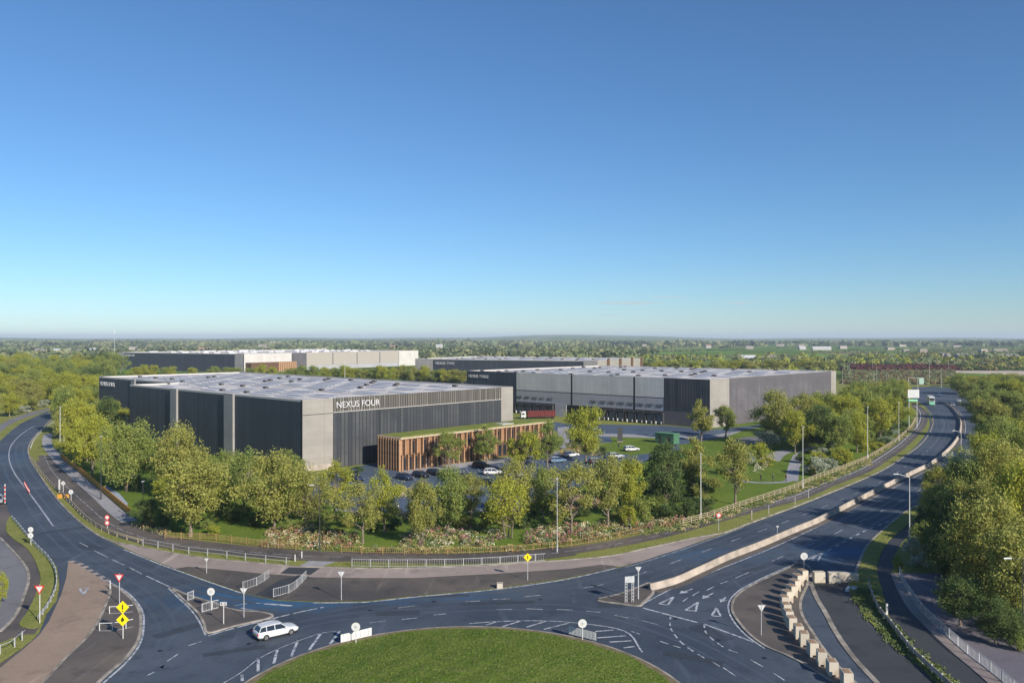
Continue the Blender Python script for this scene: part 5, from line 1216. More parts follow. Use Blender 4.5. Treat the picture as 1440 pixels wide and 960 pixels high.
# ------------------------------------------------------------ signs
def disc(mb, z, r, y=-.05, th=.04, n=20, mi=0, rot=0):
    a = [(math.cos(2 * math.pi * k / n + rot) * r, z + math.sin(2 * math.pi * k / n + rot) * r) for k in range(n)]
    mb.face([(p[0], y - th, p[1]) for p in a], mi); mb.face([(p[0], y, p[1]) for p in a[::-1]], mi)
    for k in range(n):
        p, q = a[k], a[(k + 1) % n]; mb.face([(p[0], y, p[1]), (q[0], y, q[1]), (q[0], y - th, q[1]), (p[0], y - th, p[1])][::-1], mi)
    return mb
def sign(x, y, kind, zc, r, label, back=False, post='steel', rz=0, pr=.045, z0=0.0):
    p = P(x, y); o = thing('road_sign', label, 'road sign', (p.x, p.y, z0), rz)
    top = zc + (0 if kind in ('disc', 'discs') else 0)
    MB().tube((0, 0, 0), (0, 0, zc + r * .6), pr, pr, 8).build('post', M[post], o)
    y_ = -.06
    if kind in ('disc', 'discs', 'ring', 'rings'):
        for k in range(2 if kind.endswith('s') else 1):
            zz = zc - k * r * 2.15
            if kind.startswith('ring'):
                disc(MB(), zz, r, y_).build('sign_plate', M['red'], o); disc(MB(), zz, r * .68, y_ - .045, .01).build('sign_face', M['white'], o)
            else:
                disc(MB(), zz, r, y_).build('sign_plate', M['white'], o); disc(MB(), zz, r * .3, y_ - .045, .008).build('sign_symbol', M['steel'], o)
    if kind in ('yield', 'tri_back'):
        t = MB(); disc(t, zc, r, y_, n=3, rot=-math.pi / 2).build('sign_plate', M['red' if kind == 'yield' else 'steel'], o)
        if kind == 'yield': disc(MB(), zc, r * .66, y_ - .045, .01, n=3, rot=-math.pi / 2).build('sign_face', M['white'], o)
        else:
            disc(MB(), zc, r * .9, y_ - .045, .01, n=3, rot=-math.pi / 2).build('sign_face', M['white'], o)
            MB().box((0, y_ - .07, zc), (.09, .03, r * 1.3)).build('bracket', M['steel'], o)
    if kind == 'diamonds':
        for k in range(2):
            zz = zc - k * r * 1.95
            disc(MB(), zz, r, y_, n=4).build('sign_plate', M['yellow'], o)
            sy = MB(); 
            if k == 0: sy.box((0, y_ - .05, zz + .02), (.12, .02, r * .75)); sy.box((0, y_ - .05, zz - .42), (.12, .02, .1))
            else: sy.box((0, y_ - .05, zz), (.32, .02, .22)); sy.box((.0, y_ - .05, zz + .2), (.16, .02, .14)); sy.box((-.05, y_ - .05, zz - .18), (.14, .02, .1))
            sy.build('sign_symbol', M['black'], o)
    if kind == 'diamond':
        disc(MB(), zc, r, y_, n=4).build('sign_plate', M['yellow' if post == 'steel' else 'white'], o)
        MB().box((0, y_ - .05, zc), (.1, .02, r * .8)).build('sign_symbol', M['black'], o)
    if kind == 'plates':
        for s_ in (-1, 1):
            MB().box((s_ * .19, y_, zc), (.34, .04, .36)).build('sign_plate', M['white'], o); MB().box((s_ * .19, y_ - .03, zc), (.1, .01, .2)).build('sign_symbol', M['black'], o)
    return o
sign(56, 877, 'yield', 4.0, .68, 'red and white give way triangle on the small left verge', post='white')
sign(168, 850, 'yield', 3.25, .66, 'red and white give way triangle at the top of the yellow sign island', z0=.12)
sign(173, 899, 'diamonds', 3.35, .68, 'two yellow diamond warning signs stacked on one white post', post='white', z0=.12)
sign(297, 859, 'disc', 2.2, .45, 'round white sign in front of the splitter island railing', z0=.12, post='white')
sign(314.5, 878, 'plates', 2.25, .3, 'small twin white plates on a thin post on the splitter island', z0=.12, post='white')
sign(343, 869, 'tri_back', 3.1, .5, 'silver triangular sign back on the right of the splitter island', z0=.12)
sign(480, 844, 'tri_back', 3.3, .5, 'silver triangular sign on a grey post at the kerb right of the crossing')
sign(290.5, 806, 'tri_back', 1.9, .35, 'small grey sign standing on the pink paving')
sign(43.5, 767, 'discs', 2.5, .42, 'two white discs on one post in the small left verge', post='white')
sign(100, 705, 'disc', 1.9, .45, 'white round sign behind the crash barrier of the left road', post='white')
sign(89, 692, 'diamond', 1.9, .5, 'white diamond sign beside the plain post at the left road', post='white')
sign(151, 746, 'rings', 2.25, .42, 'two red ringed discs on one post behind the crash barrier', post='white')
sign(500.5, 906, 'disc', 1.75, .46, 'round white sign behind the left chevron board on the roundabout', post='white', z0=.14)
sign(819, 901, 'disc', 1.75, .46, 'round white sign behind the right chevron board on the roundabout', post='white', z0=.14)
sign(1130.5, 801, 'disc', 1.8, .5, 'round white sign behind the concrete blocks', post='white', z0=.12)
sign(1070.5, 894, 'tri_back', 3.0, .5, 'silver triangular sign alone on the triangle island', z0=.12)
sign(897.5, 843, 'tri_back', 3.7, .45, 'tall grey post with a triangular sign at the tip of the concrete barrier', z0=.12, pr=.08)
sign(742, 816, 'diamond', 3.1, .55, 'yellow diamond sign on the worn verge in front of the long white railing')
sign(1010.5, 746, 'ring', 2.6, .45, 'red ringed round sign on the verge near the picket fence end', post='steel')
sign(1093, 755, 'tri_back', 1.7, .3, 'small white sign fixed on the concrete barrier')
sign(1303, 578, 'disc', 3.2, .6, 'round pale sign at the end of the verge before the bus', post='steel') if False else None
o = thing('road_sign', 'ladder-framed direction sign seen from behind at the barrier tip', 'road sign', P(885, 846, .12), R(12))
for x_ in (-.42, .42):
    MB().tube((x_ - .12, 0, 0), (x_ - .12, 0, 2.9), .05, n=6).build('post', M['steel'], o); MB().tube((x_ + .12, 0, 0), (x_ + .12, 0, 2.9), .05, n=6).build('post', M['steel'], o)
    lb = MB()
    for k in range(7): lb.box((x_, 0, .3 + k * .38), (.24, .05, .06))
    lb.build('lattice', M['steel'], o)
MB().box((0, -.08, 2.75), (1.2, .06, .75)).build('sign_plate', M['steel'], o)
# chevron boards on the roundabout
def board(xa, ya, xb, yb, label):
    a, b = P(xa, ya), P(xb, yb); d = (b - a); L_ = d.length; c_ = (a + b) / 2
    o = thing('chevron_board', label, 'sign board', (c_.x, c_.y, .12), math.atan2(d.y, d.x))
    MB().box((0, 0, .48), (L_, .06, .82)).build('panel', M['white'], o)
    ch = MB(); n_ = 7
    for k in range(n_):
        x0 = -L_ / 2 + .25 + k * (L_ - .3) / n_
        ch.face([(x0, -.034, .12), (x0 + .10, -.034, .12), (x0 + .24, -.034, .48), (x0 + .14, -.034, .48)]); ch.face([(x0 + .14, -.034, .48), (x0 + .24, -.034, .48), (x0 + .10, -.034, .84), (x0, -.034, .84)])
    ch.build('chevrons', mat('faded grey print', (.30, .29, .29), .8, (.5, .49, .48), 4), o)
    for s_ in (-.38, 0, .38): MB().tube((s_ * L_, .06, -.1), (s_ * L_, .06, .85), .035, n=6).build('post', M['steel'], o)
board(479, 905.5, 522.5, 895, 'white chevron board at the left edge of the roundabout grass')
board(800, 893, 838, 902.5, 'white chevron board at the right edge of the roundabout grass')
# small boxes and posts
def post(x, y, h, label, m='white', w_=.12, nm='post', cap=None):
    o = thing(nm, label, 'post', P(x, y)); MB().box((0, 0, h / 2), (w_, w_, h)).build('shaft', M[m], o); MB().box((0, 0, h + .04), (w_ * 1.25, w_ * 1.25, .08)).build('cap', M[cap or m], o); return o
post(83.5, 692, 2.6, 'plain pale post by the crash barrier of the left road', 'white', .22)
post(415, 789, .9, 'short white bollard at the end of the thin railing'); post(424.5, 784.5, .9, 'second short white bollard, nearer the footpath')
post(1057, 731, 1.7, 'pale post on the verge right of the red ringed sign', 'concrete', .16); post(1081, 722, 1.5, 'thin grey post on the verge below the garden walkers', 'steel', .08)
post(1247, 865, 1.3, 'white post at the narrow end of the right verge', 'white', .18)
post(1118, 710, 1.5, 'thin grey post on the verge in line with the garden path', 'steel', .08); post(1137, 700, 1.5, 'thin grey post right of the garden path lamp', 'steel', .08)
post(155, 829, 1.1, 'little white marker post at the tip of the tan road', 'white', .09)
o = thing('utility_box', 'small beige box on the kerb line below the long railing', 'utility box', P(703, 827)); MB().box((0, 0, .35), (.75, .5, .7), taper=.94).build('cabinet', M['block'], o); MB().box((0, 0, .73), (.8, .55, .06)).build('lid', M['concrete'], o)
o = thing('striped_post', 'tall red and white striped pole at the left edge of the road', 'post', P(7, 708))
for k in range(9): MB().tube((0, 0, k * .42), (0, 0, k * .42 + .42), .1, n=8).build('band', M['red' if k % 2 else 'white'], o)
MB().box((0, 0, .06), (.6, .6, .12)).build('base', M['black'], o)
o = thing('barrier_box', 'pair of orange barrier blocks at the crash barrier', 'traffic barrier', P(84, 700)); MB().box((0, 0, .4), (.9, .45, .8), taper=.8).build('block', M['orange'], o); MB().box((1.3, .2, .35), (.8, .4, .7), taper=.8).build('block', M['orange'], o)
dl_b = MB().tube((0, 0, 0), (0, 0, .85), .07, .06, 8).build('shaft', M['red'], mesh_only=True); dl_w = MB().tube((0, 0, .35), (0, 0, .62), .078, .074, 8).build('band', M['white'], mesh_only=True); dl_f = MB().box((0, 0, .03), (.34, .34, .06)).build('foot', M['black'], mesh_only=True)
pl = resample(smooth(px([(34.5, 682), (40, 692), (47, 701), (57, 712)]), 5), 1.05)
for i, p in enumerate(pl[:12]):
    o = thing('lane_delineator', f'{ORD[i]} red and white delineator from the far end of the row on the left road', 'traffic post', (p.x, p.y, .03), 0, 'delineators on the left road centre line')
    part('shaft', dl_b, o); part('band', dl_w, o); part('foot', dl_f, o)
# concrete blocks
blk = MB(); blk.box((0, 0, .66), (.86, 1.3, 1.32), taper=.985); blk_me = blk.build('body', M['block'], mesh_only=True)
cap_me = MB().box((0, 0, 1.335), (.62, 1.0, .03)).build('top', mat('rust stained top', (.26, .15, .09), .9, (.38, .29, .20), 2), mesh_only=True); lug_me = MB().box((0, -.66, .1), (.3, .06, .16)).build('slot', M['black'], mesh_only=True)
bp = [(1131, 818), (1124.5, 825), (1120, 833), (1116, 841), (1109.5, 849), (1106, 857), (1108.5, 868), (1111.5, 878), (1116, 888), (1126, 900), (1134, 911), (1146, 925), (1159, 938.5), (1174, 953), (1195, 969)]
for i, (x, y) in enumerate(bp):
    p = P(x, y); o = thing('concrete_block', f'{ORD[i]} concrete block of the curved line, counted from its far end towards the roundabout exit', 'concrete block', (p.x, p.y + .65, .12), R(rnd.uniform(-7, 7) + (18 if i < 5 else -6)), 'concrete blocks closing the lane')
    part('body', blk_me, o); part('stained_top', cap_me, o); part('slot', lug_me, o)
big_me = MB().box((0, 0, .68), (1.45, .8, 1.36), taper=.98).build('body', M['block'], mesh_only=True)
for x, y, rz, sc, lab in [(1153, 819.5, 3, 1, 'square concrete block standing alone across the closed lane'), (1174.5, 820.5, -4, 1, 'stained concrete block in the middle of the closed lane'), (1190, 818.5, -14, .85, 'low concrete block at the right of the closed lane'), (1201, 817.5, -20, .7, 'smallest concrete block next to the rubbish on the verge')]:
    p = P(x, y); o = thing('concrete_block', lab, 'concrete block', (p.x, p.y + .4, .04), R(rz), None, (1, 1, sc)); part('body', big_me, o); part('stained_top', cap_me, o, rz=R(90))
o = thing('rubbish', 'heap of grey and white rubbish bags on the verge end', 'rubbish', P(1195, 829)); 
for k in range(9):
    a = rnd.uniform(0, 6.28); MB().box((math.cos(a) * .9, math.sin(a) * .5, .18), (rnd.uniform(.3, .8), .35, rnd.uniform(.2, .4)), a, taper=.6).build('bag', M['white' if k % 2 else 'steel'], o)

# ------------------------------------------------------------ vehicles
M['rim'] = mat('alloy rim', (.20, .20, .21), .4, metal=.5)
def loft(mb, rings, mi=0, closed=True):
    for a, b in zip(rings, rings[1:]):
        n = len(a)
        for k in range(n - 1 if not closed else n):
            j = (k + 1) % n; mb.face([a[k], b[k], b[j], a[j]], mi)
    return mb
def car(label, loc, rz, paint, group=None, estate=True, cname='car', sc=1):
    o = thing(cname, label, 'car', loc, rz, group, (sc, sc, sc))
    L_, W_ = 4.6, 1.82
    st = [(-2.28, .62, .52, .78), (-2.2, .80, .38, .92), (-1.9, .88, .28, .98), (-1.2, .91, .24, .98), (0, .91, .22, .95), (1.0, .91, .24, .92), (1.6, .90, .27, .88), (2.0, .87, .30, .80), (2.2, .78, .34, .70), (2.30, .60, .40, .58)]
    rings = []
    for x, hw, zb, zt in st:
        rings.append([(x, -hw * .9, zb), (x, -hw, zb + .12), (x, -hw, zt - .16), (x, -hw * .93, zt - .03), (x, -hw * .6, zt + .02), (x, 0, zt + .04), (x, hw * .6, zt + .02), (x, hw * .93, zt - .03), (x, hw, zt - .16), (x, hw, zb + .12), (x, hw * .9, zb)])
    mb = loft(MB(), rings); mb.face(rings[0][::-1]); mb.face(rings[-1]); mb.build('body', paint, o, smooth_=True)
    rear = -2.12 if estate else -1.75
    ro = [(rear + .28, .60, 1.40), (-1.3, .64, 1.47), (-.4, .66, 1.49), (.35, .62, 1.43)]
    rg_ = [[(x, -hw, z - .06), (x, -hw * .9, z), (x, 0, z + .03), (x, hw * .9, z), (x, hw, z - .06)] for x, hw, z in ro]
    mb = loft(MB(), rg_, closed=False); mb.face(rg_[0]); mb.face(rg_[-1][::-1]); mb.face([rg_[0][0], rg_[-1][0], rg_[-1][4], rg_[0][4]]); mb.build('roof', paint, o)
    zt = [.97, .97, .95, .92]
    lo = [(rear, .80, .96), (-1.3, .84, .96), (-.4, .85, .95), (1.05, .80, .90)]
    for s_ in (-1, 1):
        for k in range(3):
            a, b = lo[k], lo[k + 1]; c_, d_ = ro[k + 1], ro[k]
            g0, g1 = .06, .06
            q = [Vector((a[0] + g0, s_ * a[1], a[2])), Vector((b[0] - g1, s_ * b[1], b[2])), Vector((c_[0] - .03, s_ * (c_[1] + .005), c_[2] - .07)), Vector((d_[0] + .03, s_ * (d_[1] + .005), d_[2] - .07))]
            MB().face(q if s_ < 0 else q[::-1]).build('side_window', M['glass'], o)
            MB().tube((a[0], s_ * a[1], a[2]), (d_[0], s_ * d_[1], d_[2] - .06), .045, n=5).build('pillar', paint, o)
        MB().tube((lo[3][0], s_ * lo[3][1], lo[3][2]), (ro[3][0], s_ * ro[3][1], ro[3][2] - .05), .04, n=5).build('pillar', paint, o)
        MB().box((.72, s_ * .97, .98), (.16, .2, .13)).build('mirror', paint, o)
        MB().box((2.12, s_ * .62, .62), (.2, .32, .13), s_ * -.25).build('headlight', M['sky_light'], o); MB().box((-2.2, s_ * .66, .76), (.12, .3, .16), s_ * .2).build('tail_light', M['red'], o)
        for xx in (-1.38, 1.38):
            tr = MB().tube((xx, s_ * .72, .33), (xx, s_ * .92, .33), .33, n=18).build('wheel', M['rubber'], o); MB().tube((xx, s_ * .90, .33), (xx, s_ * .935, .33), .20, n=12).build('rim', M['rim'], tr)
        if estate: MB().tube((-1.85, s_ * .58, 1.50), (.2, s_ * .58, 1.53), .02, n=4).build('roof_rail', M['steel'], o)
    MB().face([(1.05, -.78, .91), (1.05, .78, .91), (.37, .6, 1.40), (.37, -.6, 1.40)]).build('windscreen', M['glass'], o)
    MB().face([(rear, .76, .97), (rear, -.76, .97), (rear + .27, -.58, 1.37), (rear + .27, .58, 1.37)]).build('rear_window', M['glass'], o)
    MB().box((0, 0, .27), (4.3, 1.72, .14)).build('underbody', M['rubber'], o); MB().box((2.24, 0, .42), (.1, 1.1, .16)).build('grille', M['rubber'], o)
    MB().box((-2.285, 0, .62), (.02, .5, .12)).build('number_plate', M['yellow'], o)
    return o
def paint(name, c_, met=.0): 
    m = mat(name, c_, .25, spec=.6, metal=met); m.node_tree.nodes['Principled BSDF'].inputs['Coat Weight'].default_value = .6; return m
PT_ = {'white': paint('white car paint', (.56, .57, .58)), 'navy': paint('navy car paint', (.02, .03, .07)), 'black': paint('black car paint', (.015, .015, .018)), 'brown': paint('dark red car paint', (.06, .02, .02)), 'silver': paint('silver car paint', (.45, .46, .48), .4), 'blue': paint('blue car paint', (.10, .18, .30))}
a = P(367, 902); b = P(403, 893.5)
cc = (P(364, 897) + P(409, 889)) / 2; dr = math.atan2(b.y - a.y, b.x - a.x)
car('white estate car driving round the roundabout', (cc.x + .1, cc.y - .1, .03), dr, PT_['white'])
og_ = math.atan2(on.y, on.x)
for x, y, c_, lab, turn in [(569, 674, 'navy', 'navy hatchback parked nearest the office corner', 0), (592, 671, 'black', 'black car parked second from the office corner', .05), (677, 657, 'brown', 'very dark red car parked before the second small tree', .3), (693, 667, 'white', 'white car parked in the inner row behind the airy trees', .9), (687, 682, 'black', 'black car parked below the white one in the car park', .2),
   (784, 650, 'blue', 'blue car parked by the far end of the office', 1.2), (803, 642, 'white', 'white car parked beside the bright bushy tree', 1.2), (888, 634, 'white', 'white car parked behind the park trees near the totem', 1.1), (640, 668, 'silver', 'silver car parked behind the full tree', .1),
   (612, 668, 'black', 'black car parked under the first small tree', .1), (654, 674, 'navy', 'navy car parked right of the full tree', .1), (722, 670, 'silver', 'silver car before the egg-shaped tree', .2), (655, 690, 'silver', 'silver car in the lower row of the car park', 0), (720, 688, 'brown', 'dark red car in the lower row behind the park trees', 0),
   (748, 684, 'white', 'white car in the lower row nearest the slim pole', 0), (615, 693, 'blue', 'blue car in the lower row behind the full tree', 0), (500, 676, 'navy', 'navy car parked alone beside the warehouse wall', 0), (840, 652, 'black', 'black car parked right of the bushy tree', 1.1), (866, 644, 'silver', 'silver car between the bushy tree and the totem', 1.1)]:
    p = P(x, y); car(lab, (p.x, p.y, .035), og_ + turn + math.pi, PT_[c_], 'cars parked in front of the office')
p1 = P(1340, 571); car('silver car on the far right carriageway behind the barrier', (p1.x, p1.y, .035), R(-117), PT_['silver'], 'cars on the far carriageway')
p1 = P(1348.5, 565); car('white car in the outer lane near the far trees', (p1.x, p1.y, .035), R(-117), PT_['white'], 'cars on the far carriageway')
p1 = P(1365, 580); car('dark car half hidden by the wood at the far bend', (p1.x, p1.y, .035), R(-110), PT_['black'], 'cars on the far carriageway')
p1 = P(1321, 557); car('pale blue car beyond the bus', (p1.x, p1.y, .035), R(-117), PT_['blue'], 'cars on the far carriageway')
p1 = P(-3, 707); car('silver car just entering at the left picture edge', (p1.x, p1.y, .03), R(-60), PT_['silver'])
# bus
M['mint'] = mat('mint green panels', (.25, .62, .40), .4)
p = P(1309, 569); o = thing('bus', 'white and mint green double-deck bus on the far carriageway', 'bus', (p.x, p.y, .03), R(-21), None, (.96, .96, .96))
W_, Lb, Hb = 2.55, 10.5, 4.3
MB().hexa([(-W_ / 2, -Lb / 2, .35), (W_ / 2, -Lb / 2, .35), (W_ / 2, Lb / 2, .35), (-W_ / 2, Lb / 2, .35)], [(-W_ / 2 + .08, -Lb / 2 + .3, Hb), (W_ / 2 - .08, -Lb / 2 + .3, Hb), (W_ / 2 - .08, Lb / 2 - .1, Hb), (-W_ / 2 + .08, Lb / 2 - .1, Hb)]).build('body', M['white'], o)
MB().box((0, -Lb / 2 - .01, 1.15), (2.3, .08, 1.5)).build('front_panel', M['mint'], o)
MB().box((0, -Lb / 2 + .13, 3.1), (2.2, .1, .9)).build('windscreen', M['glass'], o); MB().box((0, -Lb / 2 + .03, 2.25), (1.6, .08, .32)).build('destination_blind', M['black'], o); MB().box((0, -Lb / 2 + .06, 1.9 - .35), (2.1, .1, .55)).build('windscreen', M['glass'], o)
for s_ in (-1, 1):
    for z_ in (1.6, 3.2): MB().box((s_ * (W_ / 2 - .02), .2, z_), (.06, Lb - 1.6, .8)).build('side_window', M['glass'], o)
    MB().box((s_ * (W_ / 2 + .01), 0, .75), (.04, Lb - .8, .6)).build('side_panel', M['mint'], o)
    for yy in (-3.3, 3.3): q_ = MB().tube((s_ * 1.0, yy, .48), (s_ * 1.29, yy, .48), .48, n=14).build('wheel', M['rubber'], o); MB().tube((s_ * 1.27, yy, .48), (s_ * 1.31, yy, .48), .28, n=10).build('hub', M['steel'], q_)
# lorry at the docks
M['lorry_red'] = mat('dark red curtain side', (.14, .018, .016), .6, (.09, .012, .012), 1)
q = P(756, 589); o = thing('lorry', 'white cab lorry with a dark red trailer backed to the docks', 'lorry', (q.x, q.y + 2, .06), R(-3))
o.rotation_euler.z = R(9); o.scale = (.82, .82, .82)
MB().box((1.8, 0, 2.35), (13.6, 2.55, 2.9)).build('trailer', M['lorry_red'], o); MB().box((1.8, 0, .85), (13.2, 2.3, .16)).build('chassis', M['darkmetal'], o)
rb_ = MB()
for k in range(14): rb_.box((-4.6 + k * .98, -1.29, 2.35), (.07, .05, 2.7))
rb_.build('curtain_straps', M['black'], o)
cb = MB().hexa([(-8.2, -1.2, .6), (-5.9, -1.2, .6), (-5.9, 1.2, .6), (-8.2, 1.2, .6)], [(-7.9, -1.15, 3.4), (-5.9, -1.15, 3.6), (-5.9, 1.15, 3.6), (-7.9, 1.15, 3.4)]).build('cab', M['white'], o)
MB().box((-8.1, 0, 2.3), (.14, 2.1, .9), taper=.95).build('windscreen', M['glass'], o); MB().box((-7.1, -1.21, 2.3), (1.2, .06, .8)).build('side_window', M['glass'], o); MB().box((-8.18, 0, 1.2), (.12, 2.0, .7)).build('grille', M['black'], o)
for xx in (-7.2, -4.4, 5.2, 6.4, 7.6):
    for s_ in (-1, 1): MB().tube((xx, s_ * .95, .5), (xx, s_ * 1.25, .5), .5, n=14).build('wheel', M['rubber'], o)
# green kiosk and totem
M['kiosk'] = mat('green kiosk cladding', (.05, .13, .08), .6, (.07, .17, .10), 2)
q = P(940, 624); o = thing('kiosk', 'green flat-roofed utility kiosk at the edge of the yard', 'kiosk', (q.x, q.y + 2, 0), math.atan2(u3.y, u3.x))
MB().box((0, 0, 1.5), (6.4, 3.4, 3.0)).build('wall', M['kiosk'], o); MB().box((0, 0, 3.06), (6.7, 3.7, .14)).build('roof', mat('kiosk roof', (.09, .20, .12), .7), o); MB().box((-1.6, -1.72, 1.2), (1.2, .06, 2.1)).build('door', M['darkmetal'], o); MB().box((1.6, -1.72, 1.2), (1.2, .06, 2.1)).build('door', M['darkmetal'], o)
q = P(872, 621); o = thing('totem', 'dark upright totem sign by the yard entrance', 'totem', q); MB().box((0, 0, 2.2), (1.5, .35, 4.4)).build('panel', M['darkmetal'], o); MB().box((0, 0, .1), (1.9, .7, .2)).build('base', M['concrete'], o)
# white little wall left
q = P(182, 684); o = thing('garden_wall', 'low white wall block with dark side under the forked tree', 'wall', q); MB().box((0, 1.2, 1.0), (2.0, 2.2, 2.0)).build('block', M['kiosk'], o); MB().box((0, 1.2, 2.08), (2.2, 2.4, .14)).build('cap', M['white'], o)
# gate frame in the left park
q = P(101, 622); o = thing('goal_frame', 'white tubular frame in the shade at the left edge of the park', 'frame', q)
q = MB(); q.tube((-2.4, 0, 0), (-2.4, 0, 2.4), .06); q.build('post', M['white'], o); MB().tube((2.4, 0, 0), (2.4, 0, 2.4), .06).build('post', M['white'], o); MB().tube((-2.4, 0, 2.4), (2.4, 0, 2.4), .06).build('crossbar', M['white'], o)
# direction sign gantry at the far bend
q = P(1283, 602); o = thing('direction_sign', 'large white direction sign on two poles at the start of the far bend', 'road sign', q)
for x_ in (-1.2, 1.6): MB().tube((x_, 0, 0), (x_, 0, 13.5 if x_ < 0 else 9.5), .14, .1, 8).build('post', M['white'], o)
MB().box((.3, -.2, 12.2), (4.0, .1, 2.9)).build('sign_plate', M['white'], o)
st_ = MB(); st_.box((.3, -.27, 12.9), (2.9, .02, .22)); st_.box((-.2, -.27, 12.1), (2.0, .02, .22)); st_.box((.6, -.27, 11.4), (2.2, .02, .22)); st_.build('sign_bars', M['steel'], o)
MB().box((.2, -.15, 9.9), (3.2, .1, .6)).build('sign_plate', M['mint'], o)
q = P(1284, 556); o = thing('direction_sign', 'pale green sign hung from a goalpost frame before the scrub', 'road sign', q)
for x_ in (-2.6, 2.6): MB().tube((x_, 0, 0), (x_, 0, 9.8), .13, .1, 8).build('post', M['white'], o)
MB().tube((-2.6, 0, 9.7), (4.4, 0, 9.7), .1, .1, 6).build('crossbar', M['white'], o); MB().box((4.6, -.1, 8.0), (2.6, .1, 3.6)).build('sign_plate', mat('pale green sign', (.30, .42, .36), .5), o)

# ------------------------------------------------------------ people
def skin_mesh(joints, edges, sub=1):
    bmx = bmesh.new(); ly = bmx.verts.layers.skin.verify() if hasattr(bmx.verts.layers, 'skin') else None
    me = bpy.data.meshes.new('tmp'); me.from_pydata([j[0] for j in joints], edges, []); ob = bpy.data.objects.new('tmp', me); C.objects.link(ob)
    bmx.free(); ob.modifiers.new('Skin', 'SKIN')
    if not me.skin_vertices:
        bb = bmesh.new(); bb.from_mesh(me); bb.verts.layers.skin.verify(); bb.to_mesh(me); bb.free()
    for i, j in enumerate(joints): me.skin_vertices[0].data[i].radius = (j[1], j[1] * (j[2] if len(j) > 2 else 1)); me.skin_vertices[0].data[i].use_root = (i == 0)
    sb = ob.modifiers.new('Sub', 'SUBSURF'); sb.levels = sub
    dg = bpy.context.evaluated_depsgraph_get(); out = bpy.data.meshes.new_from_object(ob.evaluated_get(dg)); bpy.data.objects.remove(ob); return out
def person(x, y, rz, label, top_m, leg_m, stride=.25, hair=(.05, .035, .025)):
    s = stride
    J = [((0, 0, .93), .15, .8), ((0, 0, 1.15), .13, .85), ((0, 0, 1.38), .17, .65), ((0, .0, 1.5), .06), ((0, .01, 1.60), .075), ((0, 0, 1.70), .085),
         ((-.10, s * .15, .88), .09), ((-.10, s * .5, .48), .062), ((-.10, s * .55, .08), .045), ((-.10, s * .55 + .14, .03), .035),
         ((.10, -s * .15, .88), .09), ((.10, -s * .3, .48), .062), ((.10, -s * .9, .1), .045), ((.10, -s * .9 + .14, .04), .035),
         ((-.20, 0, 1.42), .055), ((-.25, -s * .4, 1.13), .042), ((-.25, -s * .2 + .05, .88), .032), ((-.25, -s * .2 + .10, .78), .028),
         ((.20, 0, 1.42), .055), ((.25, s * .4, 1.13), .042), ((.25, s * .7, .90), .032), ((.25, s * .8, .80), .028)]
    E = [(0, 1), (1, 2), (2, 3), (3, 4), (4, 5), (0, 6), (6, 7), (7, 8), (8, 9), (0, 10), (10, 11), (11, 12), (12, 13), (2, 14), (14, 15), (15, 16), (16, 17), (2, 18), (18, 19), (19, 20), (20, 21)]
    me = skin_mesh(J, E, 2); me.name = 'person'
    for m_ in (skin_m, top_m, leg_m, M['black']): me.materials.append(m_)
    for f in me.polygons:
        z = f.center.z; xx = abs(f.center.x)
        f.material_index = 3 if z < .09 else 2 if z < .95 and xx < .21 else 0 if z < .88 or z > 1.47 else 1
        f.use_smooth = True
    p = P(x, y); o = bpy.data.objects.new('person', me); C.objects.link(o); o.location = (p.x, p.y, .035); o.rotation_euler = (0, 0, rz); tag(o, label, 'person')
    hb = bmesh.new(); bmesh.ops.create_icosphere(hb, subdivisions=2, radius=.105)
    for v in hb.verts: v.co.z *= 1.1; v.co.y -= .015
    bmesh.ops.delete(hb, geom=[v for v in hb.verts if v.co.z < -.02 and v.co.y > -.02], context='VERTS'); hm = bpy.data.meshes.new('hair'); hb.to_mesh(hm); hb.free(); hm.materials.append(mat('hair', hair, .8))
    h = part('hair', hm, o, (0, 0, 1.70)); return o
skin_m = mat('skin', (.50, .30, .21), .6); dk_ = mat('dark cloth', (.03, .035, .05), .9); gr_ = mat('grey cloth', (.12, .12, .13), .9); wh_ = mat('white cloth', (.7, .7, .68), .9); rd_ = mat('brown cloth', (.14, .06, .04), .9)
person(1070, 676, R(80), 'walker in dark clothes at the left end of the garden path', dk_, dk_)
person(1087, 676.5, R(-90), 'person in grey top standing mid-way on the garden path', gr_, dk_, .12)
person(1105.5, 677, R(90), 'person in brown top where the garden path widens', rd_, dk_, .2)
person(560, 722, R(60), 'person in a white top at the lower edge of the car park', wh_, dk_, .2)
person(870, 630, R(0), 'dark dressed person below the totem', dk_, dk_, .2)

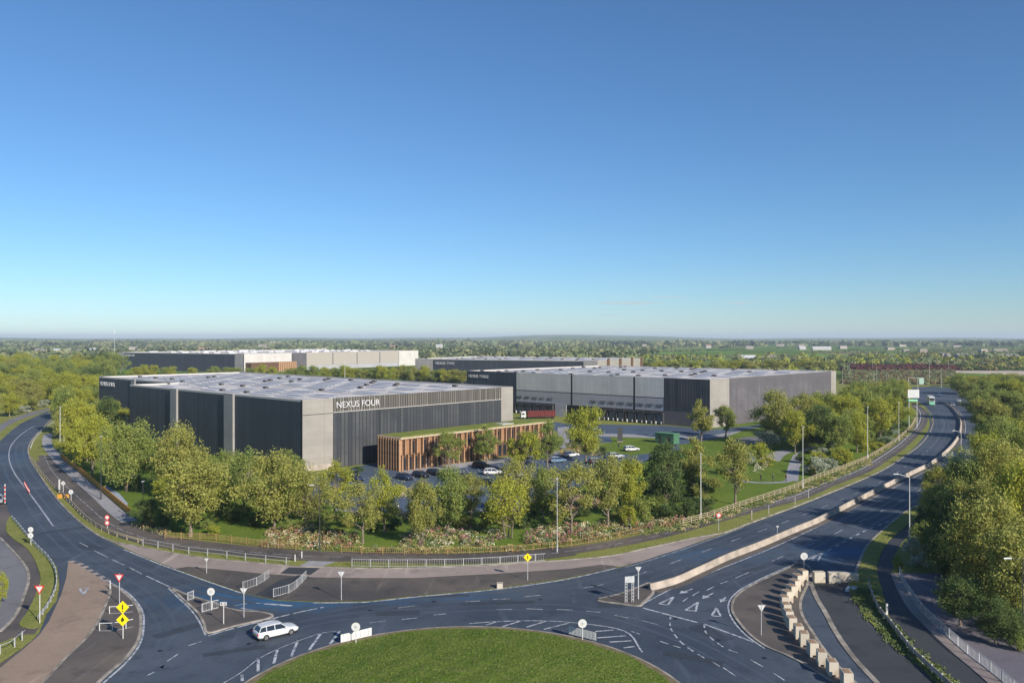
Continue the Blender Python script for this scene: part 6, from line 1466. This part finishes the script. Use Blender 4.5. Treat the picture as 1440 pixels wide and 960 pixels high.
# ------------------------------------------------------------ clouds far off and the haze
cm = bpy.data.materials.new('cloud'); cm.use_nodes = True; n = cm.node_tree; n.nodes.remove(n.nodes['Principled BSDF'])
sc_ = n.nodes.new('ShaderNodeVolumeScatter'); sc_.inputs['Color'].default_value = (.85, .88, .93, 1); sc_.inputs['Density'].default_value = .00022; n.links.new(sc_.outputs[0], n.nodes['Material Output'].inputs['Volume'])
cm2 = cm.copy(); cm2.name = 'thin cloud'; cm2.node_tree.nodes['Volume Scatter'].inputs['Density'].default_value = .00004
sc_.inputs['Density'].default_value = .0007; sc_.inputs['Color'].default_value = (.62, .68, .76, 1)
for i, (x, y, wpx, hpx, lab) in enumerate([(884, 426, 92, 5, 'long thin cloud streak above the dock building'), (858, 443, 40, 3, 'shorter cloud streak under the long one'), (1040, 425.5, 56, 4, 'thin cloud streak right of centre'), (757, 442, 22, 3, 'tiny cloud streak left of the others'), (1080, 462, 300, 7, 'low cloud bank over the horizon right of centre'), (1380, 462, 260, 10, 'low cloud bank above the right horizon'), (940, 418, 60, 2.5, 'faintest upper cloud streak')]):
    D = 26000.0; px_ = D / F
    bmx = bmesh.new(); bmesh.ops.create_icosphere(bmx, subdivisions=4, radius=1)
    for v in bmx.verts:
        k = 1 + .25 * math.sin(v.co.x * 7 + i) + .15 * math.sin(v.co.x * 17 + i * 2) + .1 * math.sin(v.co.y * 9); v.co.z *= k
    me = bpy.data.meshes.new('cloud'); bmx.to_mesh(me); bmx.free(); me.materials.append(cm if i not in (4, 5) else cm2)
    o = bpy.data.objects.new('cloud', me); C.objects.link(o); o.location = ((x - CX) * px_, D, H + (HY - y) * px_); o.scale = (wpx * px_ / 2, wpx * px_ * .4, hpx * px_ / 2); o['kind'] = 'structure'
hm = bpy.data.materials.new('haze'); hm.use_nodes = True; n = hm.node_tree; n.nodes.remove(n.nodes['Principled BSDF'])
v = n.nodes.new('ShaderNodeVolumePrincipled'); v.inputs['Color'].default_value = (.72, .84, 1, 1); v.inputs['Density'].default_value = 9.0e-5; v.inputs['Anisotropy'].default_value = .0
n.links.new(v.outputs[0], n.nodes['Material Output'].inputs['Volume'])
o = MB().box((0, 9800, 44), (43000, 21400, 92)).build('haze', hm); o['kind'] = 'stuff'; o.visible_shadow = True
